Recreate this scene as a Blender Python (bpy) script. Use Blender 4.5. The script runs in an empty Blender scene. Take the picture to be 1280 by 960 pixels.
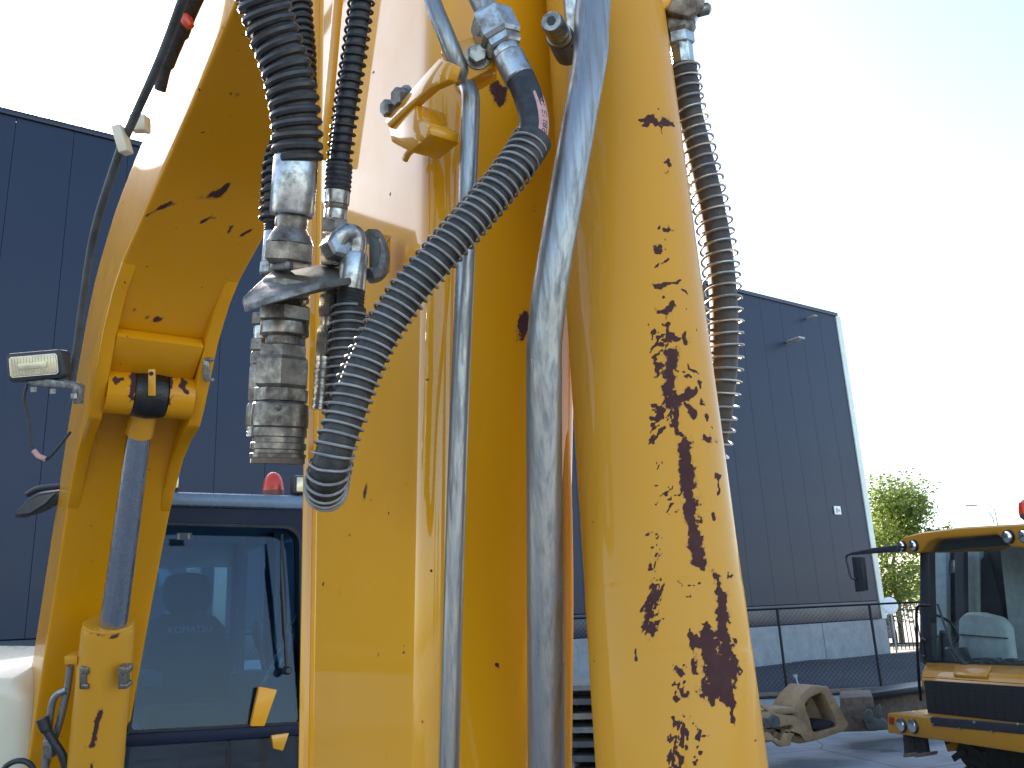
import bpy, bmesh, math, random
import numpy as np
from mathutils import Vector, Matrix, noise as mnoise
random.seed(7)
R = math.radians
V = Vector
S = bpy.context.scene
COL = S.collection

# ------------------------------------------------------------------ camera
W0, H0, FPX, CH = 1280, 960, 1080.0, 2.0
up_c = V((-188, 3948, 1080)).normalized()            # world up seen in camera axes (right, up, forward)
fw_c = V((0, 0, 1)); fw_c = (fw_c - up_c * fw_c.dot(up_c)).normalized()
rt_c = V((fw_c.y * up_c.z - fw_c.z * up_c.y, fw_c.z * up_c.x - fw_c.x * up_c.z, fw_c.x * up_c.y - fw_c.y * up_c.x))
if rt_c.x < 0: rt_c = -rt_c
C0 = V((0, 0, CH))
def c2w(c): return V((rt_c.dot(c), fw_c.dot(c), up_c.dot(c)))
CR, CU, CF = c2w(V((1, 0, 0))), c2w(V((0, 1, 0))), c2w(V((0, 0, 1)))
def ray(px, py): return CR * ((px - 640) / FPX) - CU * ((py - 480) / FPX) + CF
def at(px, py, Y): d = ray(px, py); return C0 + d * (Y / d.y)
def atd(px, py, dep): return C0 + ray(px, py) * dep
def depth(p): return (p - C0).dot(CF)
def onp(px, py, p0, n): d = ray(px, py); return C0 + d * ((p0 - C0).dot(n) / d.dot(n))
def ground(px, py, z=0.0): return onp(px, py, V((0, 0, z)), V((0, 0, 1)))
cam = bpy.data.objects.new('camera', bpy.data.cameras.new('camera')); COL.objects.link(cam)
cam.data.sensor_fit = 'HORIZONTAL'; cam.data.sensor_width = 36; cam.data.lens = 36 * FPX / W0
cam.data.clip_start = 0.05; cam.data.clip_end = 2000
cam.matrix_world = Matrix(((CR.x, CU.x, -CF.x, C0.x), (CR.y, CU.y, -CF.y, C0.y), (CR.z, CU.z, -CF.z, C0.z), (0, 0, 0, 1)))
S.camera = cam

# ------------------------------------------------------------------ light
SUN_AZ, SUN_EL = R(-32), R(31)
wd = bpy.data.worlds.new('World'); S.world = wd; wd.use_nodes = True
nt = wd.node_tree
sky = nt.nodes.new('ShaderNodeTexSky'); sky.sky_type = 'NISHITA'; sky.sun_disc = False
sky.sun_elevation = SUN_EL; sky.sun_rotation = SUN_AZ; sky.air_density = 1.0; sky.dust_density = 1.4; sky.ozone_density = 1.0
bg = nt.nodes['Background']; bg.inputs['Strength'].default_value = 0.13
nt.links.new(sky.outputs[0], bg.inputs[0])
sl = bpy.data.lights.new('sun', 'SUN'); sl.energy = 5.0; sl.angle = R(0.5); sl.color = (1, 0.91, 0.80)
so = bpy.data.objects.new('sun', sl); COL.objects.link(so)
sd = V((math.sin(SUN_AZ) * math.cos(SUN_EL), math.cos(SUN_AZ) * math.cos(SUN_EL), math.sin(SUN_EL)))
so.rotation_euler = sd.to_track_quat('Z', 'Y').to_euler(); so.location = (0, 0, 30)
S.view_settings.view_transform = 'Standard'; S.view_settings.look = 'None'
S.view_settings.exposure = 2.0; S.view_settings.gamma = 1.0
S.cycles.max_bounces = 8; S.cycles.transparent_max_bounces = 12

# ------------------------------------------------------------------ materials
def newmat(name):
    m = bpy.data.materials.new(name); m.use_nodes = True
    return m, m.node_tree, m.node_tree.nodes['Principled BSDF']
def ln(nt, a, b): nt.links.new(a, b)
def coords(nt, scale=(1, 1, 1), kind='Object'):
    tc = nt.nodes.new('ShaderNodeTexCoord'); mp = nt.nodes.new('ShaderNodeMapping'); mp.inputs['Scale'].default_value = scale
    ln(nt, tc.outputs[kind], mp.inputs[0]); return mp.outputs[0]
def noi(nt, co, sc, det=4, rough=.55):
    n = nt.nodes.new('ShaderNodeTexNoise'); n.inputs['Scale'].default_value = sc; n.inputs['Detail'].default_value = det
    n.inputs['Roughness'].default_value = rough; ln(nt, co, n.inputs['Vector']); return n.outputs['Fac']
def mr(nt, v, a, b, c=0., d=1.):
    n = nt.nodes.new('ShaderNodeMapRange'); n.inputs[1].default_value = a; n.inputs[2].default_value = b
    n.inputs[3].default_value = c; n.inputs[4].default_value = d; ln(nt, v, n.inputs[0]); return n.outputs[0]
def ma(nt, op, a, b):
    n = nt.nodes.new('ShaderNodeMath'); n.operation = op
    for i, x in enumerate((a, b)):
        if isinstance(x, (int, float)): n.inputs[i].default_value = x
        else: ln(nt, x, n.inputs[i])
    return n.outputs[0]
def mixc(nt, f, a, b):
    n = nt.nodes.new('ShaderNodeMix'); n.data_type = 'RGBA'
    if isinstance(f, (int, float)): n.inputs[0].default_value = f
    else: ln(nt, f, n.inputs[0])
    for i, x in ((6, a), (7, b)):
        if isinstance(x, tuple): n.inputs[i].default_value = (*x, 1)
        else: ln(nt, x, n.inputs[i])
    return n.outputs[2]
def bump(nt, h, strength, dist, bs, prev=None):
    n = nt.nodes.new('ShaderNodeBump'); n.inputs['Strength'].default_value = strength; n.inputs['Distance'].default_value = dist
    ln(nt, h, n.inputs['Height'])
    if prev is not None: ln(nt, prev, n.inputs['Normal'])
    ln(nt, n.outputs[0], bs.inputs['Normal']); return n.outputs[0]

def paint(name, base, rough=.34, coat=.42, spec=.12, chips=.5, grime=.25, peel=.05, cior=1.5):
    m, nt, b = newmat(name); co = coords(nt)
    big = mr(nt, noi(nt, co, 2.2, 5), .35, .7)
    c = mixc(nt, ma(nt, 'MULTIPLY', big, grime), base, (base[0] * .82, base[1] * .78, base[2] * .9))
    dust = mr(nt, noi(nt, coords(nt, (9, 9, 1.2)), 3, 6, .65), .5, .75)
    c = mixc(nt, ma(nt, 'MULTIPLY', dust, .10 * grime * 2), c, (.5, .36, .14))
    # wear: a hand-placed field on the mesh plus fine specks, edges broken up by noise
    at_ = nt.nodes.new('ShaderNodeAttribute'); at_.attribute_name = 'wear'
    rag = ma(nt, 'SUBTRACT', ma(nt, 'ADD', ma(nt, 'MULTIPLY', noi(nt, co, 85, 6, .75), .55), ma(nt, 'MULTIPLY', noi(nt, co, 330, 3, .7), .45)), .5)
    w = ma(nt, 'ADD', at_.outputs['Fac'], ma(nt, 'MULTIPLY', rag, 1.35))
    w = ma(nt, 'MULTIPLY', mr(nt, w, .48, .53), mr(nt, at_.outputs['Fac'], .02, .12))
    sp = mr(nt, noi(nt, co, 46, 2, .5), .80 - chips * .06, .82 - chips * .06)
    w = ma(nt, 'MAXIMUM', w, sp)
    rustc = mixc(nt, noi(nt, co, 60, 5), (.046, .020, .019), (.090, .040, .036))
    edge = mr(nt, ma(nt, 'ADD', at_.outputs['Fac'], ma(nt, 'MULTIPLY', rag, 1.35)), .25, .47)
    c = mixc(nt, ma(nt, 'MULTIPLY', edge, .35), c, (.30, .12, .03))
    c = mixc(nt, w, c, rustc)
    ln(nt, c, b.inputs['Base Color'])
    ro = ma(nt, 'ADD', mr(nt, noi(nt, co, 7, 6, .7), .3, .75, rough * .8, rough * 1.5), ma(nt, 'MULTIPLY', w, .5))
    ln(nt, ro, b.inputs['Roughness'])
    ln(nt, ma(nt, 'MULTIPLY', ma(nt, 'SUBTRACT', 1., w), coat), b.inputs['Coat Weight']); b.inputs['Coat Roughness'].default_value = .045; b.inputs['Coat IOR'].default_value = cior
    b.inputs['Specular IOR Level'].default_value = spec
    p = bump(nt, noi(nt, co, 140, 2), peel, .0012, b)
    bump(nt, ma(nt, 'SUBTRACT', ma(nt, 'MULTIPLY', noi(nt, co, 120, 4), ma(nt, 'MULTIPLY', w, .6)), w), .6, .0012, b, p)
    return m

def metal(name, col, rough=.35, dirt=(.12, .10, .085), amount=.45, streak=(1, 1, 1), sc=30, met=1.0):
    m, nt, b = newmat(name); co = coords(nt, streak)
    n1 = noi(nt, co, sc, 6, .68); d = mr(nt, n1, .62 - amount * .4, .78 - amount * .2)
    c = mixc(nt, d, mixc(nt, noi(nt, co, sc * 3, 3), col, tuple(x * .78 for x in col)), dirt)
    ln(nt, c, b.inputs['Base Color'])
    ln(nt, ma(nt, 'SUBTRACT', met, ma(nt, 'MULTIPLY', d, .7 * met)), b.inputs['Metallic'])
    ln(nt, mr(nt, n1, .3, .75, rough * .75, min(1, rough * 1.8)), b.inputs['Roughness'])
    bump(nt, noi(nt, co, sc * 4, 4), .18, .001, b)
    return m

def plain(name, col, rough=.6, var=.25, sc=8, bmp=.15, bd=.002, metallic=0., spec=.5, dust=None):
    m, nt, b = newmat(name); co = coords(nt)
    n = noi(nt, co, sc, 6, .62)
    c = mixc(nt, mr(nt, n, .3, .7), tuple(x * (1 - var) for x in col), tuple(min(1, x * (1 + var)) for x in col))
    if dust: c = mixc(nt, ma(nt, 'MULTIPLY', mr(nt, noi(nt, co, sc * 2.7, 6, .7), .45, .7), .7), c, dust)
    ln(nt, c, b.inputs['Base Color']); b.inputs['Roughness'].default_value = rough; b.inputs['Metallic'].default_value = metallic
    b.inputs['Specular IOR Level'].default_value = spec
    ln(nt, mr(nt, n, .3, .7, rough * .85, min(1, rough * 1.2)), b.inputs['Roughness'])
    if bmp: bump(nt, noi(nt, co, sc * 6, 5), bmp, bd, b)
    return m

def glass(name, tint, boost=1.6, rough=0.0):
    m, nt, b = newmat(name); nt.nodes.remove(b); out = nt.nodes['Material Output']
    tr = nt.nodes.new('ShaderNodeBsdfTransparent'); tr.inputs[0].default_value = (*tint, 1)
    gl = nt.nodes.new('ShaderNodeBsdfGlossy'); gl.inputs['Roughness'].default_value = rough
    lw = nt.nodes.new('ShaderNodeLayerWeight'); lw.inputs[0].default_value = .5
    fr = ma(nt, 'ADD', .045, ma(nt, 'MULTIPLY', .95, ma(nt, 'POWER', lw.outputs['Facing'], 5.)))
    mx = nt.nodes.new('ShaderNodeMixShader')
    ln(nt, ma(nt, 'MINIMUM', ma(nt, 'MULTIPLY', fr, boost), 1.), mx.inputs[0])
    ln(nt, tr.outputs[0], mx.inputs[1]); ln(nt, gl.outputs[0], mx.inputs[2])
    # a film of dust on the pane
    df = nt.nodes.new('ShaderNodeBsdfDiffuse'); df.inputs[0].default_value = (.45, .43, .38, 1)
    m2 = nt.nodes.new('ShaderNodeMixShader')
    ln(nt, mr(nt, noi(nt, coords(nt), 3.5, 7, .7), .45, .8, .0, .018), m2.inputs[0])
    ln(nt, mx.outputs[0], m2.inputs[1]); ln(nt, df.outputs[0], m2.inputs[2]); ln(nt, m2.outputs[0], out.inputs[0])
    return m

M = {}
M['yellow'] = paint('yellow_paint', (.68, .298, .004), coat=.85, cior=1.6, chips=.95)
M['yellow_boom'] = paint('boom_paint', (.64, .272, .003), chips=.9, rough=.32, coat=.42, grime=.25)
M['yellow_faded'] = paint('faded_yellow_paint', (.59, .268, .020), rough=.44, coat=.25, grime=.3, chips=.35)
M['galv'] = metal('zinc_steel', (.34, .34, .33), .33, (.15, .145, .135), .42, (1, 1, .035), 120, .9)
M['zinc'] = metal('plated_fitting', (.50, .505, .49), .27, (.10, .085, .065), .42, (1, 1, 1), 45)
M['dirtysteel'] = metal('grimy_steel', (.32, .285, .24), .34, (.060, .042, .028), .60, (1, 1, 1), 38)
M['plate'] = metal('dull_zinc_plate', (.30, .29, .265), .5, (.09, .08, .066), .6, (1, 1, 1), 40)
M['chrome'] = metal('chromed_rod', (.50, .51, .53), .22, (.3, .3, .3), .0, (1, 1, .3), 20)
M['bolt'] = metal('bolt_steel', (.36, .36, .33), .36, (.07, .06, .05), .4, (1, 1, 1), 60)
M['rubber'] = plain('hose_rubber', (.013, .014, .016), .5, .3, 40, .2, .001, dust=(.05, .05, .05))
M['rubber_dusty'] = plain('dusty_hose_rubber', (.026, .025, .024), .6, .4, 30, .3, .001, dust=(.072, .066, .058))
M['rubber_sunlit'] = plain('sunlit_hose_rubber', (.045, .034, .024), .6, .4, 30, .3, .001, dust=(.09, .07, .05))  # hose rubber with the warm sunlight on it put into its colour
M['wire_sunlit'] = metal('sunlit_guard_wire', (.50, .44, .36), .35, (.2, .15, .1), .3)  # guard wire lightened, its sunny glints put into the colour
M['wire'] = plain('guard_spring_wire', (.26, .25, .235), .45, .3, 60, .1, .0005, .2)
M['plasticguard'] = plain('spiral_guard_plastic', (.026, .0245, .0235), .42, .3, 40, .2, .0006, dust=(.055, .049, .044))
M['pink'] = plain('hose_stripe', (.50, .27, .24), .6, .2, 60)
M['ink'] = plain('dark_ink', (.02, .018, .02), .6, .1, 30, 0)
M['black'] = plain('black_plastic', (.02, .021, .024), .45, .3, 20, .1, .001)
M['black_matt'] = plain('black_rubber_seal', (.012, .012, .014), .7, .2, 20, .1, .001)
M['grease'] = plain('black_grease', (.012, .010, .008), .35, .5, 25, .5, .004)
M['cabdark'] = plain('dark_cab_paint', (.008, .012, .028), .42, .2, 6, .05, .001, 0., .15)
M['cabroof'] = plain('cab_roof_grey', (.11, .165, .22), .28, .15, 5, .05, .001)
M['cabin'] = plain('cab_interior', (.05, .055, .06), .7, .2, 8)
M['seat'] = plain('seat_cloth', (.012, .013, .015), .85, .3, 30, .1, .001)
M['seatprint'] = plain('seat_print', (.20, .20, .20), .7, .1, 30, 0)
M['glass'] = glass('cab_glass', (.44, .64, .80), .55)
M['glass2'] = glass('windscreen_glass', (.86, .90, .90), 1.2)
M['cream'] = paint('cream_paint', (.72, .64, .46), rough=.25, chips=0, grime=.3)
M['orange'] = plain('orange_lens', (.62, .045, .012), .25, .15, 10, 0, .001, 0, .6)
M['lens'] = plain('lamp_lens', (.66, .58, .38), .18, .2, 30, .3, .002, .3)
M['reflector'] = metal('lamp_reflector', (.9, .88, .80), .14, (.6, .55, .4), .1, (1, 1, 1), 30)
M['redlens'] = plain('red_lens', (.22, .02, .015), .3, .2, 20, 0)
M['navy'] = plain('navy_cladding', (.012, .020, .043), .38, .14, .5, .12, .02, 0., .3)
M['navy_trim'] = plain('navy_trim', (.009, .014, .028), .4, .1, 1)
M['joint'] = plain('panel_joint_shadow_gap', (.010, .015, .028), .6, .1, 1, 0)
M['trim_pale'] = plain('pale_corner_trim', (.60, .66, .60), .4, .1, 2)
M['concrete'] = plain('precast_concrete', (.25, .262, .27), .85, .22, 2.2, .3, .004, dust=(.19, .20, .20))
M['yard'] = plain('yard_concrete', (.235, .235, .232), .75, .28, .8, .4, .006, dust=(.13, .13, .13))
def yardmat():
    m = plain('yard_concrete', (.235, .235, .232), .75, .28, .8, .4, .006, dust=(.13, .13, .13)); nt = m.node_tree; b = nt.nodes['Principled BSDF']
    src = b.inputs['Base Color'].links[0].from_socket; c = src
    sw_ = mr(nt, noi(nt, coords(nt, (.5, 3.2, 1)), 1.3, 5, .6), .5, .72)
    c = mixc(nt, ma(nt, 'MULTIPLY', sw_, .55), c, (.10, .10, .10))
    st_ = mr(nt, noi(nt, coords(nt, (1, 1, 1)), .55, 4, .7), .60, .70)
    c = mixc(nt, ma(nt, 'MULTIPLY', st_, .7), c, (.05, .048, .045))
    vo = nt.nodes.new('ShaderNodeTexVoronoi'); vo.feature = 'DISTANCE_TO_EDGE'; vo.inputs['Scale'].default_value = .45; ln(nt, coords(nt), vo.inputs['Vector'])
    c = mixc(nt, mr(nt, vo.outputs['Distance'], .0, .008, .8, 0.), c, (.04, .04, .04))
    ln(nt, c, b.inputs['Base Color']); return m
M['yard'] = yardmat()
M['gravel'] = plain('dark_gravel_bed', (.022, .024, .030), .9, .45, 9, 1.0, .03)
M['dirt'] = plain('pale_ground', (.34, .32, .28), .95, .2, .3, .4, .02)
M['road'] = plain('far_pavement', (.30, .255, .21), .9, .12, .5, .3, .01)
M['lightgravel'] = plain('light_gravel', (.33, .31, .29), .95, .4, 14, 1., .03)
M['beige'] = plain('beige_cast_steel', (.30, .19, .095), .55, .2, 6, .25, .004, dust=(.17, .105, .055))
M['rustblock'] = plain('rusty_block', (.13, .085, .06), .85, .4, 5, .5, .01, dust=(.20, .16, .12))
M['grimgrey'] = plain('grimy_grey_iron', (.075, .08, .076), .55, .45, 9, .4, .005)
M['fence'] = plain('black_fence_paint', (.005, .0055, .007), .5, .2, 10, .1, .001, 0., .25)
M['wood'] = plain('grey_timber', (.18, .165, .145), .9, .4, 7, .5, .004, dust=(.09, .085, .08))
M['lining'] = plain('pale_cab_lining', (.17, .19, .20), .7, .15, 8)
M['cabin_grey'] = plain('cab_lining', (.035, .04, .042), .7, .2, 8)
M['wood_dark'] = plain('dark_timber', (.075, .07, .065), .9, .4, 7, .5, .004)
M['wood_warm'] = plain('warm_timber', (.20, .155, .115), .9, .35, 7, .5, .004, dust=(.12, .10, .085))
M['loader'] = paint('ochre_paint', (.40, .18, .016), rough=.34, coat=.35, chips=.1, grime=.3)
M['tyre'] = plain('tyre_rubber', (.02, .02, .021), .85, .3, 12, .4, .006, dust=(.05, .045, .04))
M['cloth'] = plain('pale_seat_vinyl', (.34, .40, .39), .6, .15, 10)
M['bark'] = plain('bark', (.10, .075, .05), .95, .3, 10, .6, .02)
M['white'] = plain('white_sign', (.78, .79, .78), .5, .05, 5, 0)
M['lampgrey'] = plain('lamp_grey', (.30, .31, .33), .45, .1, 5)
M['car'] = plain('car_paint', (.10, .12, .13), .25, .1, 3, 0)
def leafmat():
    m, nt, b = newmat('leaves'); nt.nodes.remove(b); out = nt.nodes['Material Output']
    a = nt.nodes.new('ShaderNodeAttribute'); a.attribute_name = 'tone'
    c = mixc(nt, a.outputs['Fac'], (.085, .15, .022), (.21, .27, .04))
    d = nt.nodes.new('ShaderNodeBsdfPrincipled'); d.inputs['Roughness'].default_value = .5; ln(nt, c, d.inputs['Base Color'])
    t = nt.nodes.new('ShaderNodeBsdfTranslucent'); ln(nt, mixc(nt, .35, c, (.30, .36, .03)), t.inputs[0])
    x = nt.nodes.new('ShaderNodeMixShader'); x.inputs[0].default_value = .45
    ln(nt, d.outputs[0], x.inputs[1]); ln(nt, t.outputs[0], x.inputs[2]); ln(nt, x.outputs[0], out.inputs[0]); return m
M['leaf'] = leafmat()

# ------------------------------------------------------------------ mesh helpers
class MB:
    def __init__(s): s.v = []; s.f = []
    def add(s, vs, fs):
        o = len(s.v); s.v += [tuple(p) for p in vs]; s.f += [tuple(i + o for i in f) for f in fs]; return s
    def box(s, c, ax, size):
        ax = [a.normalized() for a in ax]; c = V(c); vs = []
        for k in (-1, 1):
            for j in (-1, 1):
                for i in (-1, 1): vs.append(c + ax[0] * (i * size[0] / 2) + ax[1] * (j * size[1] / 2) + ax[2] * (k * size[2] / 2))
        return s.add(vs, [(0, 2, 3, 1), (4, 5, 7, 6), (0, 1, 5, 4), (2, 6, 7, 3), (0, 4, 6, 2), (1, 3, 7, 5)])
    def bar(s, a, b, w, h, side=V((1, 0, 0))):
        a, b = V(a), V(b); d = (b - a); z = d.normalized(); x = (side - z * side.dot(z)).normalized(); y = z.cross(x)
        return s.box((a + b) / 2, (x, y, z), (w, h, d.length))
    def prism(s, pts, vec):
        n = len(pts); vec = V(vec); vs = [V(p) for p in pts] + [V(p) + vec for p in pts]
        return s.add(vs, [tuple(range(n))[::-1], tuple(range(n, 2 * n))] + [(i, (i + 1) % n, n + (i + 1) % n, n + i) for i in range(n)])
    def ringprism(s, outer, inner, vec):          # a frame: outline with a hole, same point count
        n = len(outer); vec = V(vec)
        vs = [V(p) for p in outer] + [V(p) for p in inner] + [V(p) + vec for p in outer] + [V(p) + vec for p in inner]; fs = []
        for i in range(n):
            j = (i + 1) % n
            fs += [(i, n + i, n + j, j), (2 * n + i, 2 * n + j, 3 * n + j, 3 * n + i), (i, j, 2 * n + j, 2 * n + i), (n + i, 3 * n + i, 3 * n + j, n + j)]
        return s.add(vs, fs)
    def loft(s, rings, caps=True, closed=True):
        n = len(rings[0]); vs = [p for r in rings for p in r]; fs = []
        for k in range(len(rings) - 1):
            for i in range(n if closed else n - 1):
                j = (i + 1) % n; fs.append((k * n + i, k * n + j, (k + 1) * n + j, (k + 1) * n + i))
        if caps and closed: fs += [tuple(range(n))[::-1], tuple(range((len(rings) - 1) * n, len(rings) * n))]
        return s.add(vs, fs)
    def lathe(s, a, b, prof, sides=20, caps=True, rot=0.):   # prof: (t along a-b, radius)
        a, b = V(a), V(b); z = (b - a).normalized(); x = z.orthogonal().normalized()
        ref = V((1, 0, 0)) - z * z.x
        if ref.length > .1: x = ref.normalized()
        y = z.cross(x)
        rg = [[a + (b - a) * t + (x * math.cos(rot + 2 * math.pi * i / sides) + y * math.sin(rot + 2 * math.pi * i / sides)) * r for i in range(sides)] for t, r in prof]
        return s.loft(rg, caps)
    def sweep(s, path, rad, sides=14, caps=True):
        fr = frames(path); n = len(path)
        rr = rad if isinstance(rad, (list, tuple)) else [rad] * n
        return s.loft([[path[k] + (fr[k][0] * math.cos(2 * math.pi * i / sides) + fr[k][1] * math.sin(2 * math.pi * i / sides)) * rr[k] for i in range(sides)] for k in range(n)], caps)
def frames(path):
    out = []; t0 = (path[1] - path[0]).normalized(); x = t0.orthogonal().normalized()
    for k in range(len(path)):
        t = (path[min(k + 1, len(path) - 1)] - path[max(k - 1, 0)]).normalized()
        x = (x - t * x.dot(t)).normalized(); out.append((x, t.cross(x), t))
    return out
def crom(pts, n=12):
    P = [pts[0] * 2 - pts[1]] + list(pts) + [pts[-1] * 2 - pts[-2]]; out = []
    for i in range(1, len(P) - 2):
        for k in range(n):
            t = k / n; a, b, c, d = P[i - 1], P[i], P[i + 1], P[i + 2]
            out.append(.5 * ((2 * b) + (c - a) * t + (2 * a - 5 * b + 4 * c - d) * t * t + (3 * b - a - 3 * c + d) * t ** 3))
    out.append(P[-2]); return out
def resample(path, step):
    L = [0.]
    for a, b in zip(path, path[1:]): L.append(L[-1] + (b - a).length)
    n = max(2, int(L[-1] / step) + 1); out = []; j = 0
    for k in range(n):
        d = L[-1] * k / (n - 1)
        while j < len(L) - 2 and L[j + 1] < d: j += 1
        out.append(path[j].lerp(path[j + 1], (d - L[j]) / max(1e-9, L[j + 1] - L[j])))
    return out
def helix(path, rad, pitch, per=22, phase=0., squash=0.):
    p = resample(path, pitch / per); fr = frames(p); out = []
    for k, c in enumerate(p):
        a = phase + 2 * math.pi * k / per + .55 * mnoise.noise(c * 24); r = rad * (1 + .035 * mnoise.noise(c * 55))
        out.append(c + (fr[k][0] * math.cos(a) + fr[k][1] * math.sin(a)) * r)
    return out
def obj(name, mb, mat, parent=None, bevel=0., smooth=35, seg=2, data=None):
    me = bpy.data.meshes.new(name); me.from_pydata([tuple(p) for p in mb.v], [], mb.f)
    bm = bmesh.new(); bm.from_mesh(me); bmesh.ops.recalc_face_normals(bm, faces=bm.faces)
    if bevel:
        es = [e for e in bm.edges if len(e.link_faces) == 2 and e.calc_face_angle(0) > R(25)]
        bmesh.ops.bevel(bm, geom=es, offset=bevel, segments=seg, affect='EDGES', profile=.5, clamp_overlap=True)
    bm.to_mesh(me); bm.free()
    if smooth: me.shade_smooth(); me.set_sharp_from_angle(angle=R(smooth))
    me.materials.append(mat)
    return link(bpy.data.objects.new(name, me), parent)
def link(o, parent=None):
    COL.objects.link(o)
    if parent is not None:
        o.parent = parent
        if parent.type == 'EMPTY': o.matrix_parent_inverse = Matrix.Translation(-parent.location)
    return o
def tag(o, label, cat, group=None):
    o['label'] = label; o['category'] = cat
    if group: o['group'] = group
    return o
def thing(name, loc, label, cat, group=None):
    o = bpy.data.objects.new(name, None); COL.objects.link(o); o.location = loc; o.empty_display_size = .1
    return tag(o, label, cat, group)
def struct(name, mb, mat, kind='structure'):
    o = obj(name, mb, mat); o['kind'] = kind; return o
def text_on(s, size, fn, name, mat, parent):
    cu = bpy.data.curves.new('text', 'FONT'); cu.body = s; cu.size = size; cu.align_x = 'CENTER'; cu.align_y = 'CENTER'; cu.resolution_u = 3
    t = bpy.data.objects.new('text', cu); COL.objects.link(t)
    dg = bpy.context.evaluated_depsgraph_get(); me = bpy.data.meshes.new_from_object(t.evaluated_get(dg))
    bpy.data.objects.remove(t); mb = MB(); mb.add([fn(v.co.x, v.co.y) for v in me.vertices], [tuple(p.vertices) for p in me.polygons])
    return obj(name, mb, mat, parent, smooth=0)
Z = V((0, 0, 1)); X = V((1, 0, 0)); YY = V((0, 1, 0))

# wear field: strokes given on the photograph, baked onto the surface as damage of its own
def wear(o, strokes, facing=True, warp=1.0):
    me = o.data; n = len(me.vertices); co = np.empty(n * 3); me.vertices.foreach_get('co', co); co = co.reshape(-1, 3)
    no = np.empty(n * 3); me.vertices.foreach_get('normal', no); no = no.reshape(-1, 3)
    d = co - np.array(C0); dep = d @ np.array(CF); px = 640 + FPX * (d @ np.array(CR)) / dep; py = 480 - FPX * (d @ np.array(CU)) / dep
    rs = np.random.RandomState(5)
    def vnoise(sc):                                   # smooth value noise over the surface as seen
        g = rs.rand(420, 420) - .5; u, v = np.clip(px / sc, 0, 400) % 400, np.clip(py / sc, 0, 400) % 400
        i, j = u.astype(int), v.astype(int); a, b = u - i, v - j; a, b = a * a * (3 - 2 * a), b * b * (3 - 2 * b)
        return (g[i, j] * (1 - a) + g[i + 1, j] * a) * (1 - b) + (g[i, j + 1] * (1 - a) + g[i + 1, j + 1] * a) * b
    ox, oy = px.copy(), py.copy()
    qx = 7 * vnoise(11) + 5 * vnoise(4.5); qy = 7 * vnoise(11) + 6 * vnoise(5)
    px = px + qx * warp; py = py + qy * warp
    f = np.zeros(n)
    for pts, w in strokes:
        ws = w if isinstance(w, (list, tuple)) else [w] * len(pts)
        if len(pts) == 1: pts = [pts[0], (pts[0][0] + .5, pts[0][1] + .5)]; ws = [ws[0]] * 2
        for (x0, y0), (x1, y1), w0, w1 in zip(pts, pts[1:], ws, ws[1:]):
            ex, ey = x1 - x0, y1 - y0; t = np.clip(((px - x0) * ex + (py - y0) * ey) / (ex * ex + ey * ey), 0, 1)
            dist = np.hypot(px - x0 - t * ex, py - y0 - t * ey); ww = w0 + (w1 - w0) * t
            f = np.maximum(f, np.clip(1 - .5 * dist / ww, 0, 1) * (dist < 2 * ww))
    px, py = ox, oy; f = np.where(f > 0, f + .38 * vnoise(3.2) + .22 * vnoise(7), 0)
    if facing: f[(no * d).sum(1) > 0] = 0
    a = me.attributes.new('wear', 'FLOAT', 'POINT'); a.data.foreach_set('value', f.astype(np.float32))

# ------------------------------------------------------------------ ground
LW = c2w(V((1647, -217, 1080))); LW.z = 0; LW.normalize()      # direction of the long wall (and of the excavator's width)
FW = V((LW.y, -LW.x, 0))                                          # its outward normal, towards the camera
PC = ground(1110, 817)                                            # foot of the wall's right-hand corner
g = MB().add([(-600, -600, -.02), (600, -600, -.02), (600, 900, -.02), (-600, 900, -.02)], [(0, 1, 2, 3)])
struct('ground', g, M['dirt'])
fa, fb = ground(985, 872), ground(1103, 866)                      # foot of two fence posts
fd = (fb - fa).normalized(); fnn = V((fd.y, -fd.x, 0))
A, B = fa - fd * 22, fa + fd * 9
g = MB().add([A, B, B + V((16, -30, 0)), V((30, -30, 0)), V((-30, -30, 0)), A + V((-14, -20, 0))], [(0, 1, 2, 3, 4, 5)])
struct('yard', g, M['yard'])
Wl = PC - LW * 60
A2, B2 = A - fd * 20, B
# gravel bed between fence and wall: a gently heaped sheet with real relief
nx, ny = 150, 46; vs = []; fs = []
for j in range(ny + 1):
    for i in range(nx + 1):
        p = (A2.lerp(B2, i / nx)).lerp((Wl + FW * .02).lerp(PC + LW * 3.2 + FW * .1, i / nx), j / ny)
        e = min(1, 5 * j / ny, 6 * (ny - j) / ny)
        vs.append((p.x, p.y, .012 + e * (.10 + .16 * mnoise.noise(p * .35) + .035 * mnoise.noise(p * 2.3) + .02 * random.random())))
for j in range(ny):
    for i in range(nx): fs.append((j * (nx + 1) + i, j * (nx + 1) + i + 1, (j + 1) * (nx + 1) + i + 1, (j + 1) * (nx + 1) + i))
struct('gravel_bed', MB().add(vs, fs), M['gravel'])
q = ground(1128, 812)
g = MB().add([V((7, 33.2, .002)), V((70, 25, .002)), V((90, 62, .002)), V((5, 62, .002))], [(0, 1, 2, 3)])
struct('road', g, M['road'])
ps = [ground(*p, z=.006) for p in ((1115, 815), (1150, 812), (1200, 818), (1200, 835), (1150, 828), (1125, 824))]
struct('light_gravel', MB().add(ps, [(0, 1, 2, 3, 4, 5)]), M['lightgravel'])

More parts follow.
